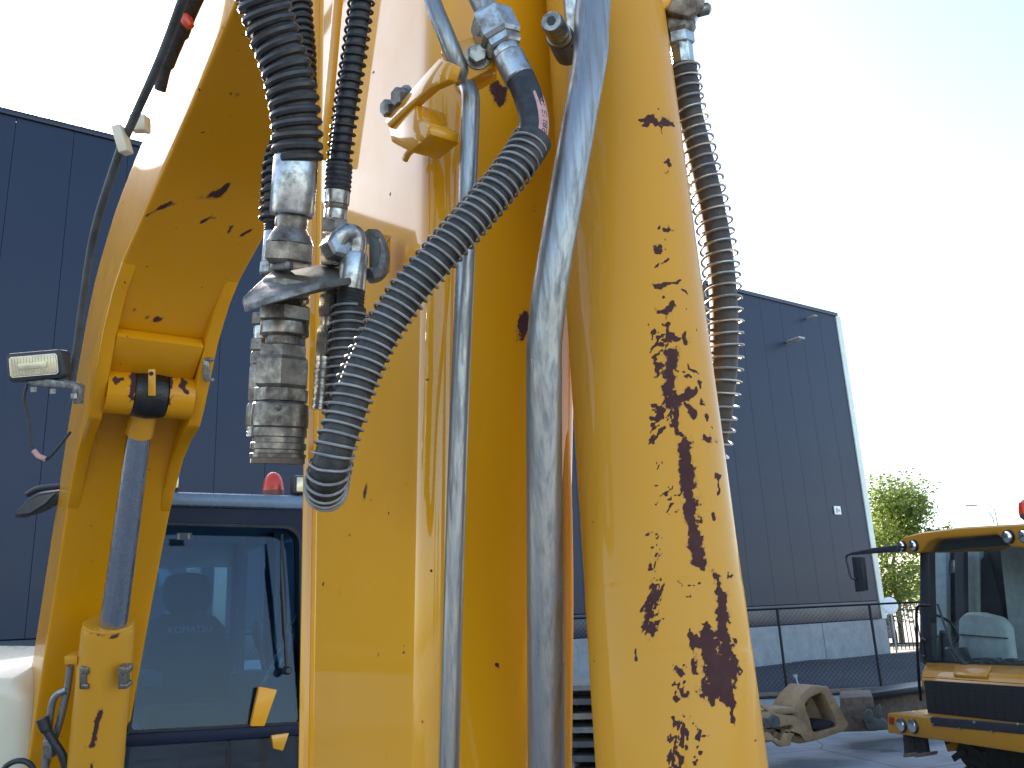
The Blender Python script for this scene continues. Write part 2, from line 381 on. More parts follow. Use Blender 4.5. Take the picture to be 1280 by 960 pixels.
# ------------------------------------------------------------------ warehouse
def wallp(px, py): return onp(px, py, PC, FW)
z_cl = wallp(1108, 773).z; z_top = wallp(1045, 395).z; z_jt = z_cl + .72
wh = thing('warehouse', PC - LW * 25, 'long dark navy metal clad warehouse on a pale concrete base behind the excavator', 'warehouse')
Lw, Dw = 52.0, 30.0
pane = 1.29; back = -FW
core = MB().box(PC - LW * (Lw / 2) + back * (Dw / 2 + .16) + Z * (z_top / 2 - .01), (LW, FW, Z), (Lw - .1, Dw - .1, z_top - .04))
obj('core', core, M['joint'], wh)
pm = None; n = int(Lw / pane)
for i in range(n):
    c = PC - LW * (pane * (i + .5) + .0) + Z * ((z_top + z_jt) / 2) - FW * .06
    if pm is None:
        mb = MB().box(V((0, 0, 0)), (LW, FW, Z), (pane - .007, .12, z_top - z_jt - .02)); o = obj('cladding_panel', mb, M['navy'], None, bevel=.004, seg=1); pm = o.data
        COL.objects.unlink(o)
    else: o = bpy.data.objects.new('cladding_panel', pm)
    o.location = c; link(o, wh)
    if i == 0: pass
mb = MB().box(PC - LW * (Lw / 2 + .05) + Z * ((z_jt + z_cl) / 2) - FW * .05, (LW, FW, Z), (Lw, .14, z_jt - z_cl - .03)); obj('base_flashing', mb, M['navy_trim'], wh, bevel=.01)
mb = MB().box(PC - LW * (Lw / 2 + .05) + Z * (z_top + .06) - FW * .08, (LW, FW, Z), (Lw + .2, .3, .16)); obj('roof_capping', mb, M['navy_trim'], wh, bevel=.02)
pw = 4.6; pm = None; pj = (wallp(1026, 795) - PC).dot(LW)
for i in range(int(Lw / pw)):
    c = PC + LW * (pj + pw * (.5 - i)) + Z * (z_cl / 2 - .05) + FW * .03
    if pm is None:
        mb = MB().box(V((0, 0, 0)), (LW, FW, Z), (pw - .03, .2, z_cl + .06)); o = obj('plinth_panel', mb, M['concrete'], None, bevel=.012, seg=1); pm = o.data
        COL.objects.unlink(o)
    else: o = bpy.data.objects.new('plinth_panel', pm)
    if i == 0:
        wv = -pj; o = obj('plinth_panel', MB().box(V((0, 0, 0)), (LW, FW, Z), (wv, .2, z_cl + .06)), M['concrete'], None, bevel=.012, seg=1); COL.objects.unlink(o); c = PC + LW * (pj + wv / 2 + .015) + Z * (z_cl / 2 - .05) + FW * .03
    o.location = c; link(o, wh)
mb = MB().box(PC + LW * .09 + Z * ((z_top + z_cl) / 2) - FW * .12, (LW, FW, Z), (.34, .34, z_top - z_cl)); obj('corner_trim', mb, M['trim_pale'], wh, bevel=.02)
def wall_lamp(px, py, s):
    p = wallp(px, py) + FW * .02
    o = obj('lamp', MB().box(p + FW * .2 * s, (LW, FW, Z), (.10 * s, .4 * s, .06 * s)).box(p + FW * .42 * s - Z * .02, (LW, FW, Z), (.34 * s, .5 * s, .07 * s)), M['lampgrey'], None, bevel=.01)
    return o
tag(wall_lamp(983, 428, 1.15), 'larger grey lamp on a bracket high on the navy warehouse wall', 'wall lamp', 'lamps on the warehouse wall').name = 'wall_lamp'
tag(wall_lamp(1008, 398, .7), 'small grey lamp just under the warehouse roof edge', 'wall lamp', 'lamps on the warehouse wall').name = 'wall_lamp'
p = wallp(1046, 638) + FW * .03
sg = obj('wall_sign', MB().box(p, (LW, FW, Z), (.42, .03, .34)), M['white'], None, bevel=.005); tag(sg, 'small white square sign on the navy warehouse wall', 'sign')
obj('pictogram', MB().box(p + FW * .017 - LW * .05, (LW, FW, Z), (.12, .004, .2)).box(p + FW * .017 + LW * .09, (LW, FW, Z), (.09, .004, .12)), M['lampgrey'], sg)

# ------------------------------------------------------------------ chain-link fence
fn = thing('mesh_fence', fa, 'black posts with a top rail and chain link mesh before the warehouse', 'fence')
fz = ground(985, 872); zt = onp(970, 761, fa, fnn).z
pm = None; gap = (fb - fa).length
for i in range(-9, 4):
    p = fa + fd * gap * i
    if pm is None:
        o = obj('post', MB().lathe(V((0, 0, 0)), V((0, 0, zt)), [(0, .032), (.985, .032), (1, .02)], 10), M['fence'], None); pm = o.data; COL.objects.unlink(o)
    else: o = bpy.data.objects.new('post', pm)
    o.location = p; link(o, fn)
e0, e1 = fa - fd * gap * 9, fa + fd * gap * 3
obj('top_rail', MB().sweep([e0 + Z * zt, e1 + Z * zt], .024, 8), M['fence'], fn)
obj('kerb_board', MB().bar(e0 + Z * .1, e1 + Z * .1, .2, .06, fnn), M['rustblock'], fn)
mw = MB(); cell = .075; Lf = (e1 - e0).length; hh = zt - .2; off = fnn * -.035
k = -int(hh / cell)
while k * cell < Lf:
    for sgn in (1, -1):
        a0, a1 = (k * cell, k * cell + hh) if sgn == 1 else (k * cell + hh, k * cell)
        z0, z1 = .18, .18 + hh
        s0, s1 = max(0, min(a0, a1)), min(Lf, max(a0, a1))
        if s1 <= s0: continue
        def P(sx): return e0 + fd * sx + off + Z * (z0 + (sx - a0) / (a1 - a0) * hh)
        mw.sweep([P(s0), P(s1)], .0013, 3, False)
    k += 1.5
mo = obj('wire_mesh', mw, M['lampgrey'], fn, smooth=0); mo['kind'] = 'stuff'

# ------------------------------------------------------------------ distance: trees, railings, car, street lamp
def tree(name, base, hgt, rad, label, seed, leaves=20000, parent_tag=True):
    rnd = random.Random(seed); t = thing(name, base, label, 'tree', 'trees round the yard')
    tk = MB(); top = base + Z * hgt * .75; tk.sweep(crom([base, base + V((.1, 0, hgt * .3)), base + V((-.1, .1, hgt * .55)), top], 4), [.16 - .13 * k / 12 for k in range(13)], 8)
    clumps = []
    for k in range(26):
        a = rnd.uniform(0, 6.28); zz = rnd.uniform(.28, .97); r = rad * (1.0 - abs(zz - .5) * 1.25) * rnd.uniform(.3, 1.0)
        c = base + V((math.cos(a) * r, math.sin(a) * r, hgt * zz)); clumps.append((c, rnd.uniform(.35, .62) * rad * .62, rnd.uniform(-.2, .35)))
        s = base + Z * hgt * max(.2, zz - .25)
        tk.sweep([s, s.lerp(c, .5) + V((0, 0, .1)), c], [.05, .03, .01], 5)
    obj('trunk', tk, M['bark'], t)
    mb = MB(); tone = []
    for k in range(leaves):
        c, r, tn = rnd.choice(clumps); d = V((rnd.gauss(0, 1), rnd.gauss(0, 1), rnd.gauss(0, .8))); d = d.normalized() * r * rnd.random() ** .4 * rnd.uniform(.8, 1.25)
        p = c + d; u = V((rnd.gauss(0, 1), rnd.gauss(0, 1), rnd.gauss(0, 1))).normalized(); w = u.orthogonal().normalized(); s = rnd.uniform(.06, .15)
        mb.add([p - u * s, p + w * s * .55, p + u * s, p - w * s * .55], [(0, 1, 2, 3)]); tone += [min(1, max(0, .4 + tn + rnd.uniform(-.3, .3)))] * 4
    o = obj('crown', mb, M['leaf'], t, smooth=0); o['kind'] = 'stuff'
    a = o.data.attributes.new('tone', 'FLOAT', 'POINT'); a.data.foreach_set('value', tone)
    return t
tb = ground(1122, 800, 0); tb = at(1124, 780, 46); tb.z = 0
tree('tree', tb, 7.7, 4.3, 'green leafy tree beyond the right end of the warehouse', 3)
tree('tree', at(1195, 780, 58) * 1 - Z * at(1195, 780, 58).z, 6.2, 3.0, 'lower tree in the distance behind the ochre machine', 5, 5000)
tree('tree', V((-9, -34, 0)), 6.5, 3.2, 'tree across the yard mirrored low in the middle of the cab windscreen', 8, 4000)
tree('tree', V((-2, -38, 0)), 7.0, 3.4, 'tree across the yard mirrored low at the right of the cab windscreen', 9, 4000)
rl = thing('palisade_fence', at(1130, 790, 41), 'black upright bar fence in the distance under the tree', 'fence')
r0, r1 = at(1098, 780, 40), at(1230, 780, 38); r0.z = r1.z = 0; rd = (r1 - r0).normalized()
nb = int((r1 - r0).length / .16); bm_ = None
for i in range(nb):
    if bm_ is None:
        o = obj('bar', MB().box(V((0, 0, .95)), (X, YY, Z), (.035, .03, 1.9)), M['fence'], None); bm_ = o.data; COL.objects.unlink(o)
    else: o = bpy.data.objects.new('bar', bm_)
    o.location = r0 + rd * .16 * i; link(o, rl)
for z in (.25, 1.65): obj('rail', MB().bar(r0 + Z * z - V((0, .03, 0)), r1 + Z * z - V((0, .03, 0)), .05, .04, Z), M['fence'], rl)
cp = at(1096, 790, 45); cp.z = 0; cd = V((-.40, -.917, 0)).normalized(); cs = V((.917, -.40, 0))
car = thing('parked_car', cp, 'dark parked car half hidden behind the warehouse corner', 'car')
def cprof(pts): return [cp + cd * x + Z * z for x, z in pts]
obj('body', MB().prism([p - cs * .85 for p in cprof([(-2.1, .35), (2.1, .35), (2.15, .75), (1.2, .95), (.5, 1.42), (-1.3, 1.45), (-2.05, .95)])], cs * 1.7), M['car'], car, bevel=.06)
obj('side_window', MB().prism([p - cs * .862 for p in cprof([(1.0, .98), (.45, 1.35), (-1.2, 1.37), (-1.7, .98)])], cs * 1.724), M['black'], car)
for sx in (-1.35, 1.35):
    for sy in (-.78, .78):
        w = cp + cd * sx + cs * sy + Z * .32
        obj('wheel', MB().lathe(w - cs * .1, w + cs * .1, [(0, .2), (.05, .31), (.95, .31), (1, .2)], 20), M['tyre'], car)
rs = at(1112, 757, 35); rb = V((rs.x, rs.y, 0)); sg = thing('round_mirror', rb, 'round pale mirror on a thin grey post by the road', 'traffic mirror')
obj('post', MB().lathe(rb + V((.02, .06, 0)), rb + V((.02, .06, rs.z)), [(0, .035), (1, .035)], 8), M['lampgrey'], sg)
obj('mirror_face', MB().lathe(rs + V((0, .03, 0)), rs - V((0, .03, 0)), [(0, .30), (.6, .33), (.9, .30), (1, .2)], 20), M['white'], sg)
lp = at(1213, 632, 60); lb = V((lp.x + 1.6, lp.y, 0)); sl_ = thing('street_lamp', lb, 'distant street lamp with a flat grey head above the ochre machine', 'street lamp')
obj('pole', MB().sweep([lb, V((lb.x, lb.y, lp.z - .3)), V((lb.x - .3, lb.y, lp.z)), V((lp.x + .4, lp.y, lp.z + .02))], [.09, .05, .04, .035], 8), M['lampgrey'], sl_)
obj('lamp_head', MB().box(lp, (X, YY, Z), (.85, .3, .12)), M['lampgrey'], sl_, bevel=.04)

# ================================================================== THE EXCAVATOR
ex_base = at(250, 900, 5.2); ex_base.z = 0
ex = thing('excavator', ex_base, 'yellow hydraulic excavator with hoses and couplings on its arm, filling the foreground', 'excavator')

# ---- arm: a vertical box section with rounded edges, turned so one side and the front show
def solve(px, py, c, d):                        # distance s so that c + d*s falls on image column px
    r = ray(px, py); k = r.x / r.y; return (k * c.y - c.x) / (d.x - k * d.y)
cA, cB = at(531, 960, 1.15), at(546, 0, 1.15)
sA, sB = solve(379, 960, cA, -FW), solve(394, 0, cB, -FW)
lA, lB = at(379, 960, cA.y - FW.y * sA), at(394, 0, cB.y - FW.y * sB)
wA = solve(715, 960, cA, LW); rA = at(715, 960, cA.y + LW.y * wA); rB = cB + LW * wA * 1.30
def zline(a, b, z): return a + (b - a) * ((z - a.z) / (b.z - a.z))
def fillet(poly, rads, seg=8, sub=10):
    out = []; n = len(poly)
    for i in range(n):
        p, a, b = poly[i], poly[i - 1], poly[(i + 1) % n]
        u, v = (a - p).normalized(), (b - p).normalized(); r = rads[i]
        ang = u.angle(v); t = r / math.tan(ang / 2); c = p + (u + v).normalized() * (r / math.sin(ang / 2))
        s0, s1 = p + u * t - c, p + v * t - c; w = s0.angle(s1)
        out.append([c + (s0 * math.sin(w * (1 - k / seg)) + s1 * math.sin(w * k / seg)) / math.sin(w) for k in range(seg + 1)])
    res = []
    for i in range(n):
        res += out[i]; a, b = out[i][-1], out[(i + 1) % n][0]
        res += [a.lerp(b, k / sub) for k in range(1, sub)]
    return res
rings = []
for k in range(150):
    z = .75 + 3.6 * k / 149
    L, Cc, Rr = zline(lA, lB, z), zline(cA, cB, z), zline(rA, rB, z)
    for p in (L, Cc, Rr): p.z = z
    Bk = Rr + (L - Cc); Bk.z = z
    rings.append(fillet([L, Cc, Rr, Bk], [.014, .040, .018, .018], 8, 26))
arm = obj('arm', MB().loft(rings), M['yellow'], ex, smooth=50)
wear(arm, [([(655, 397), (655, 408), (652, 420)], 7), ([(616, 108), (622, 118), (628, 130)], [6, 9, 4]), ([(600, 98), (604, 104)], 3), ([(640, 52), (645, 62)], 6),
           ([(500, 466)], 1.5), ([(533, 487)], 1.4), ([(533, 540)], 1.4), ([(540, 517)], 1.5), ([(476, 576)], 2), ([(457, 615)], 2), ([(549, 60)], 2), ([(501, 77)], 1.6),
           ([(450, 172)], 1.6), ([(497, 220)], 1.6), ([(512, 266)], 1.6), ([(424, 740)], 1.6), ([(463, 790)], 1.4), ([(388, 640)], 1.6), ([(386, 700)], 2), ([(386, 832), (388, 838)], 2),
           ([(425, 888), (424, 896)], 1.8), ([(505, 812)], 1.4), ([(610, 734)], 1.3), ([(584, 810)], 1.3), ([(640, 920)], 1.4), ([(604, 884)], 1.2), ([(632, 708)], 1.2)])
front0 = cA.copy(); fN = FW
def fr(px, py, off=0.): return onp(px, py, front0 + fN * off, fN)
sideN = (cA - lA).cross(Z); sideN = sideN if sideN.dot(C0 - cA) > 0 else -sideN; sideN.z = 0; sideN.normalize()
def sd_(px, py, off=0.): return onp(px, py, lA + sideN * off, sideN)
def wline(pts, off): return [fr(x, y, off) for x, y in pts]
obj('weld_bead', MB().sweep(crom(wline([(662, 20), (652, 200), (645, 300), (642, 430)], .0), 10), .0035, 8), M['yellow'], arm)
obj('weld_bead', MB().sweep(crom(wline([(640, -10), (630, 60), (624, 110)], .0), 8), .006, 8), M['yellow'], arm)
# flange strip along the rear edge
e = [zline(lA, lB, z) for z in (.8, 1.8, 2.4, 3.0, 4.0)]
obj('edge_flange', MB().sweep([p + sideN * .002 + (cA - lA).normalized() * .012 for p in e], [.010, .010, .011, .012, .013], 8), M['yellow'], arm)
obj('edge_strip', MB().bar(sd_(428, -60, .004), sd_(405, 200, .004), .018, .012, sideN), M['yellow'], arm, bevel=.004)

# ---- bucket cylinder barrel (worn paint) in front of the arm
b0c, b1c = atd(851, 960, .985), atd(755, 0, 1.43)
def bax(t): return b0c + (b1c - b0c) * t
bz = (b1c - b0c).normalized(); bx = (LW - bz * LW.dot(bz)).normalized(); by = bz.cross(bx)
rings = []; NB = 380
for k in range(820):
    t = -.35 + 1.75 * k / 819; c = bax(t); py_ = None
    r = .0955 + (.0007 if t < .178 else 0) - (.0005 if .170 < t < .178 else 0) + (.0004 if t < .105 else 0)
    rings.append([c + (bx * math.cos(2 * math.pi * i / NB) + by * math.sin(2 * math.pi * i / NB)) * r for i in range(NB)])
cyl = obj('bucket_cylinder_barrel', MB().loft(rings), M['yellow_faded'], ex, smooth=60)
st = [([(804, 150), (815, 148), (823, 155)], 2.5), ([(808, 156), (813, 150)], 3), ([(822, 155), (828, 152), (838, 152)], [2, 4.5, 4]), ([(838, 150), (840, 158)], 2), ([(826, 158), (829, 169)], 1),
      ([(832, 203), (836, 210)], 3), ([(824, 287)], 2.2), ([(832, 287), (838, 285), (843, 289)], [2, 3.2, 1.5]), ([(829, 298)], 1.6), ([(819, 311), (825, 312)], 3.4), ([(832, 310)], 1.2),
      ([(818, 332), (824, 327)], 2.2), ([(830, 329), (834, 328)], 1.3), ([(822, 356), (830, 355)], [5, 4]), ([(828, 353), (838, 352), (851, 350)], [2, 2, 1.6]), ([(850, 363), (858, 365)], 1.3), ([(857, 365), (859, 370)], 1.2),
      ([(824, 391), (833, 387), (842, 378)], [4, 4, 2]), ([(812, 408)], 2), ([(832, 404), (833, 438)], 1.6), ([(838, 421), (844, 424)], 4), ([(855, 418), (857, 425)], 4), ([(838, 441), (840, 447)], [5, 6]),
      ([(840, 445), (838, 470), (836, 478), (838, 490), (840, 503)], [8, 8.5, 7, 8, 9]), ([(825, 455), (823, 465)], 5), ([(820, 472), (826, 468)], 1.6), ([(842, 503), (853, 500)], [6, 3]), ([(853, 499), (864, 489), (866, 487)], [3, 5, 4]),
      ([(857, 503), (864, 512), (866, 522)], [3, 6, 3]), ([(845, 508), (847, 530), (850, 540)], [4, 4, 5]), ([(841, 531), (852, 536)], 2.5), ([(853, 543)], 3),
      ([(861, 458), (874, 465)], 1.5), ([(858, 473), (862, 470)], 2.2), ([(875, 475), (877, 484)], 2.3), ([(878, 500), (880, 503)], 1.6), ([(882, 521), (884, 523)], 1.8), ([(880, 549), (888, 551)], [3, 5]), ([(857, 385)], 1.5), ([(871, 413)], 1.4),
      ([(814, 508), (826, 505)], 2), ([(815, 514), (830, 511)], 2), ([(816, 522), (826, 521)], 2.2), ([(826, 505), (830, 520)], 2), ([(831, 505), (836, 500)], 3), ([(816, 440), (821, 425), (831, 417)], 1.5), ([(820, 432), (828, 429)], 2.5), ([(828, 440), (818, 447)], 1.6),
      ([(857, 556), (857, 580), (861, 610), (862, 628)], [9, 8, 8, 7]), ([(863, 625), (866, 650), (870, 680), (876, 705)], [7, 7.5, 7.5, 7]), ([(868, 703), (879, 712)], [5, 3]), ([(848, 570)], 2),
      ([(890, 643), (893, 648)], 2.2), ([(897, 590), (897, 612), (896, 622)], 1.3), ([(862, 668), (860, 655)], 1.5), ([(895, 716), (898, 720)], 4), ([(898, 718), (902, 745), (904, 770), (900, 795)], [4, 6, 7, 8]),
      ([(868, 800), (880, 805)], [5, 9]), ([(880, 778), (884, 795)], [3, 6]), ([(863, 785), (866, 812)], 1.6), ([(885, 805), (895, 835), (898, 855)], [13, 17, 12]), ([(905, 800), (911, 830), (906, 860)], [8, 10, 12]), ([(884, 860), (892, 868)], 9),
      ([(906, 865), (915, 882)], [11, 5]), ([(915, 882), (916, 905)], [4, 1.4]), ([(922, 837), (925, 840)], 2), ([(868, 830), (868, 842)], 2.6), ([(918, 801)], 2.4), ([(915, 716), (913, 720)], 1.6),
      ([(849, 838), (852, 845)], 3.5), ([(850, 862), (860, 868)], 4.5), ([(843, 872), (848, 876)], 2.6), ([(794, 821), (795, 817)], 2.2), ([(874, 918), (875, 922)], 3.5), ([(868, 903), (873, 912)], 1.3), ([(866, 948), (874, 958)], 1.6), ([(742, 650)], 1.2), ([(741, 825)], 1.2), ([(771, 560)], 1),
      ([(830, 728), (818, 745), (806, 758), (802, 765)], [2, 4, 4, 2]), ([(815, 762), (812, 775)], 3), ([(812, 790), (817, 783)], 6), ([(810, 775), (808, 782)], 4), ([(849, 731), (852, 732)], 1.4), ([(861, 731), (873, 732)], 1.6), ([(860, 745)], 2.2)]
rnd = random.Random(11)
def scratchy(x0, y0, x1, y1, n, lo, hi, w, ang):
    for _ in range(n):
        t = rnd.random(); x = x0 + (x1 - x0) * t + rnd.uniform(-9, 9); y = y0 + (y1 - y0) * t; l = rnd.uniform(lo, hi); a = R(ang + rnd.uniform(-14, 14))
        st.append(([(x, y), (x + l * math.cos(a), y - l * math.sin(a))], rnd.uniform(*w)))
scratchy(826, 520, 812, 580, 16, 5, 20, (.7, 1.3), 55); scratchy(822, 415, 820, 440, 9, 4, 10, (.6, 1.1), 55)
scratchy(824, 575, 832, 650, 15, 4, 15, (.5, 1.1), 30); scratchy(815, 670, 818, 730, 16, 4, 12, (.5, 1.), 35)
scratchy(812, 735, 812, 790, 16, 6, 18, (.6, 1.3), 50); scratchy(846, 820, 848, 870, 10, 3, 10, (.6, 1.2), -30)
scratchy(846, 890, 842, 965, 30, 5, 18, (1., 2.2), -62); scratchy(865, 880, 872, 960, 7, 4, 10, (.6, 1.2), 10)
scratchy(835, 360, 850, 520, 10, 1, 3, (.6, 1.2), 0)
wear(cyl, st)

# ---- bucket cylinder steel line, with its flange and cap screw
ADJ = []
pa = crom([atd(x, y, d) for x, y, d in ((748, -60, 1.24), (740, 20, 1.19), (738, 70, 1.165), (724, 150, 1.13), (703, 270, 1.10), (688, 360, 1.086), (682, 412, 1.082), (680, 436, 1.08), (680, 480, 1.077), (680, 540, 1.073), (681, 700, 1.06), (683, 980, 1.04), (684, 1150, 1.03))], 12)
line1 = obj('steel_oil_pipe', MB().sweep(pa, [(.0225 + .003 * max(0, 1 - k / 30)) * (1 + .012 * mnoise.noise(p * 30)) for k, p in enumerate(pa)], 22), M['galv'], ex)
p = [(-.5, 0)]
q0, q1 = atd(690, 30, 1.25), atd(700, 45, 1.25)
fl = MB().prism([atd(x, y, 1.215) for x, y in ((704, -30), (760, -30), (752, 8), (738, 20), (716, 60), (708, 30))], CF * .03)
obj('pipe_flange', fl, M['zinc'], line1, bevel=.004)
s0, s1 = atd(689, 26, 1.17), atd(708, 60, 1.25)
obj('cap_screw', MB().lathe(s0, s1, [(0, .006), (0, .0135), (.06, .0155), (.42, .0155), (.43, .0155)], 24), M['bolt'], line1)
obj('cap_screw_socket', MB().lathe(s0 - (s1 - s0) * .01, s0 + (s1 - s0) * .02, [(0, .0068), (1, .0068)], 6), M['grease'], line1)
obj('washer', MB().lathe(s0.lerp(s1, .46), s0.lerp(s1, .56), [(0, .0175), (1, .0175)], 24), M['bolt'], line1)
obj('spacer', MB().lathe(s0.lerp(s1, .58), s0.lerp(s1, 1.15), [(0, .019), (.8, .021), (1, .021)], 24), M['grimgrey'], line1)

# ---- thin steel line up the corner of the arm
pa = crom([atd(x, y, d) for x, y, d in ((582, 104, 1.185), (588, 118, 1.165), (588, 150, 1.16), (585, 230, 1.145), (581, 350, 1.125), (574, 520, 1.10), (567, 740, 1.065), (561, 980, 1.03), (558, 1150, 1.01))], 10)
line2 = obj('thin_steel_pipe', MB().sweep(pa, [.0122 * (1 + .01 * mnoise.noise(q * 30)) for q in pa], 16), M['galv'], ex)
pa = crom([atd(x, y, d) for x, y, d in ((528, -50, 1.20), (540, 0, 1.18), (556, 40, 1.165), (572, 80, 1.165), (580, 102, 1.18))], 8)
obj('upper_pipe', MB().sweep(pa, .0122, 16), M['galv'], line2)
# slim yellow pipe on the far edge of the arm front
pa = crom([atd(x, y, d) for x, y, d in ((706, 520, 1.30), (709, 650, 1.28), (710, 760, 1.26), (708, 980, 1.22))], 8)

pp = crom([fr(x, y, o_) for x, y, o_ in ((705, 470, -.004), (707, 560, .004), (709.5, 650, .010), (710.5, 760, .012), (708, 980, .014), (706, 1150, .014))], 8)
obj('slim_painted_pipe', MB().sweep(pp, .0072, 14), M['yellow_faded'], ex)
# ---- clamp bracket with its bolts
brk = obj('pipe_clamp', MB().prism([sd_(x, y, .050) for x, y in ((480, 151), (527, 96), (549, 72), (566, 80), (560, 100), (538, 110), (522, 124), (486, 160))], -sideN * .014), M['yellow'], ex, bevel=.003)
obj('clamp_saddle', MB().prism([sd_(x, y, .046) for x, y in ((484, 158), (520, 128), (523, 147), (538, 155), (537, 168), (512, 190), (488, 178))], -sideN * .048), M['yellow'], brk, bevel=.006)
pts = [atd(x, y, 1.165) for x, y in ((549, 62), (572, 50), (598, 42), (622, 62), (620, 84), (588, 100), (573, 104), (566, 96))]
obj('clamp_block', MB().prism(pts, CF * .06), M['yellow'], brk, bevel=.006)
def bolt(px, py, dep, axis, r, parent, hl=.014):
    c = atd(px, py, dep); axis = axis.normalized()
    o = obj('hex_bolt', MB().lathe(c - axis * hl, c, [(0, r * 1.0), (.86, r * 1.0), (1, r * .86)], 6, rot=.35), M['bolt'], parent, smooth=20)
    obj('washer', MB().lathe(c - axis * (hl + .0035), c - axis * hl, [(0, r * 1.32), (1, r * 1.28)], 22), M['bolt'], parent)
    return o
d1 = depth(sd_(482, 136, .05)); bolt(479, 135, d1 - .012, sideN - Z * .25, .0125, brk, .017); d1 = depth(sd_(496, 122, .05)); bolt(493, 121, d1 - .012, sideN - Z * .25, .0135, brk, .017)
bolt(597, 66, 1.15, -CF, .0135, brk, .012)
obj('weld_bead', MB().sweep(crom([sd_(x, y, .002) for x, y in ((506, 200), (512, 190), (524, 182), (534, 168), (538, 158))], 5), .005, 7), M['yellow'], brk)

# ---- helpers for fittings: pieces stacked down an axis, given as rows of the photograph
def stack(parent, rows, axis_px, dep, names=None):
    """rows: (name, y0, y1, half width px, sides, material, shape)"""
    (xa, ya), (xb, yb) = axis_px; da, db = dep if isinstance(dep, tuple) else (dep, dep); out = []
    def P(y):
        t = (y - ya) / (yb - ya); return atd(xa + (xb - xa) * t, y, da + (db - da) * t)
    for nm, y0, y1, hw, sides, mat, shape in rows:
        a, b = P(y0), P(y1); r = hw * depth(a) / FPX
        if sides == 6: r *= 1.07
        pr = {'cyl': [(0, r * .93), (.06, r), (.94, r), (1, r * .93)], 'cone': [(0, r * .62), (.5, r * .85), (1, r)], 'hex': [(0, r * .88), (.12, r), (.88, r), (1, r * .88)],
              'thread': [(k / 12, r * (1 if k % 2 else .92)) for k in range(13)], 'ring': [(0, r * .95), (.3, r), (.7, r), (1, r * .95)], 'bell': [(0, r * .8), (.15, r * .97), (.5, r), (.9, r), (1, r * .9)],
              'groove': [(0, r * .9), (.03, r), (.30, r), (.33, r * .93), (.5, r * .93), (.53, r), (.72, r), (.75, r * .93), (.86, r * .93), (.89, r), (1, r)]}[shape]
        out.append(obj(nm, MB().lathe(a, b, pr, sides if sides > 6 else 6, rot=.3), M[mat], parent, smooth=28))
    return out
def coil_hose(name, pts, dep_r, wire_r, pitch, mat='rubber_dusty', wmat='wire', n=10, gap=1.0, per=22, parent=ex):
    path = crom([atd(*p) for p in pts], n)
    o = obj(name, MB().sweep(resample(path, .006), dep_r, 16), M[mat], parent)
    h = helix(path, dep_r + wire_r * gap, pitch, per)
    obj('guard_spring', MB().sweep(h, wire_r, 6), M[wmat], o); return o

# ---- big hose looping in the foreground
sw = thing if False else None
hose = coil_hose('looping_hose', [(664, 176, 1.10), (640, 214, 1.08), (600, 262, 1.06), (552, 316, 1.04), (510, 366, 1.03), (474, 420, 1.018), (450, 470, 1.005), (432, 522, .993), (420, 556, .985), (412, 583, .985), (408, 604, 1.0), (408, 614, 1.03), (411, 606, 1.06), (416, 582, 1.083), (424, 545, 1.10), (430, 490, 1.108), (434, 430, 1.116), (438, 385, 1.125)],
                 .0205, .0017, .0113, gap=2.0)
cuff = crom([atd(*p) for p in ((668, 174, 1.104), (660, 188, 1.096), (648, 204, 1.088))], 8)
obj('end_cuff', MB().sweep(cuff, .0232, 22), M['rubber_dusty'], hose)
bare = crom([atd(*p) for p in ((646, 88, 1.14), (655, 108, 1.132), (663, 130, 1.122), (667, 150, 1.114), (666, 168, 1.108), (656, 190, 1.10))], 10)
obj('bare_hose', MB().sweep(bare, .0192, 18), M['rubber'], hose)
frm = frames(bare); Lb = [0.]
for a, b in zip(bare, bare[1:]): Lb.append(Lb[-1] + (b - a).length)
def on_hose(u, v, r=.0194):                      # u along the hose, v around it (metres)
    u = max(0, min(Lb[-1] - 1e-6, u)); j = max(k for k in range(len(Lb)) if Lb[k] <= u); j = min(j, len(bare) - 2)
    t = (u - Lb[j]) / (Lb[j + 1] - Lb[j]); c = bare[j].lerp(bare[j + 1], t); tg = (bare[j + 1] - bare[j]).normalized()
    sx = (CR - tg * CR.dot(tg)).normalized(); sz = (-CF + tg * CF.dot(tg)).normalized(); a = R(43) + v / r
    return c + (sx * math.cos(a) * 1.0 + sz * math.sin(a)) * r
mb = MB(); nu, nv = 40, 6
vs = [on_hose(Lb[-1] * i / nu, -.0105 + .021 * j / nv, .0197) for i in range(nu + 1) for j in range(nv + 1)]
mb.add(vs, [(i * (nv + 1) + j, (i + 1) * (nv + 1) + j, (i + 1) * (nv + 1) + j + 1, i * (nv + 1) + j + 1) for i in range(nu) for j in range(nv)])
obj('printed_stripe', mb, M['pink'], hose)
text_on('D11237 EN853', .0128, lambda x, y: on_hose(Lb[-1] * .55 + x, y, .0199), 'lettering', M['ink'], hose)
stack(hose, [('swivel_nut', 20, 52, 27, 6, 'zinc', 'hex'), ('hex_nut', 42, 62, 22, 6, 'zinc', 'hex'), ('collar', 60, 72, 18, 24, 'zinc', 'ring'), ('ferrule', 70, 100, 19.5, 24, 'zinc', 'cyl')], ((592, -20), (652, 104)), (1.17, 1.135))
stack(hose, [('feed_pipe', -60, 24, 14.5, 24, 'galv', 'cyl')], ((592, -20), (652, 104)), (1.17, 1.135))
stack(hose, [('ferrule', 318, 366, 17, 24, 'zinc', 'cyl'), ('end_cuff', 362, 388, 17.5, 24, 'rubber_dusty', 'thread')], ((444, 310), (437, 390)), (1.14, 1.125))
elb = crom([atd(*p) for p in ((420, 312, 1.13), (427, 296, 1.13), (438, 291, 1.135), (446, 297, 1.14), (446, 312, 1.14), (444, 326, 1.14))], 6)
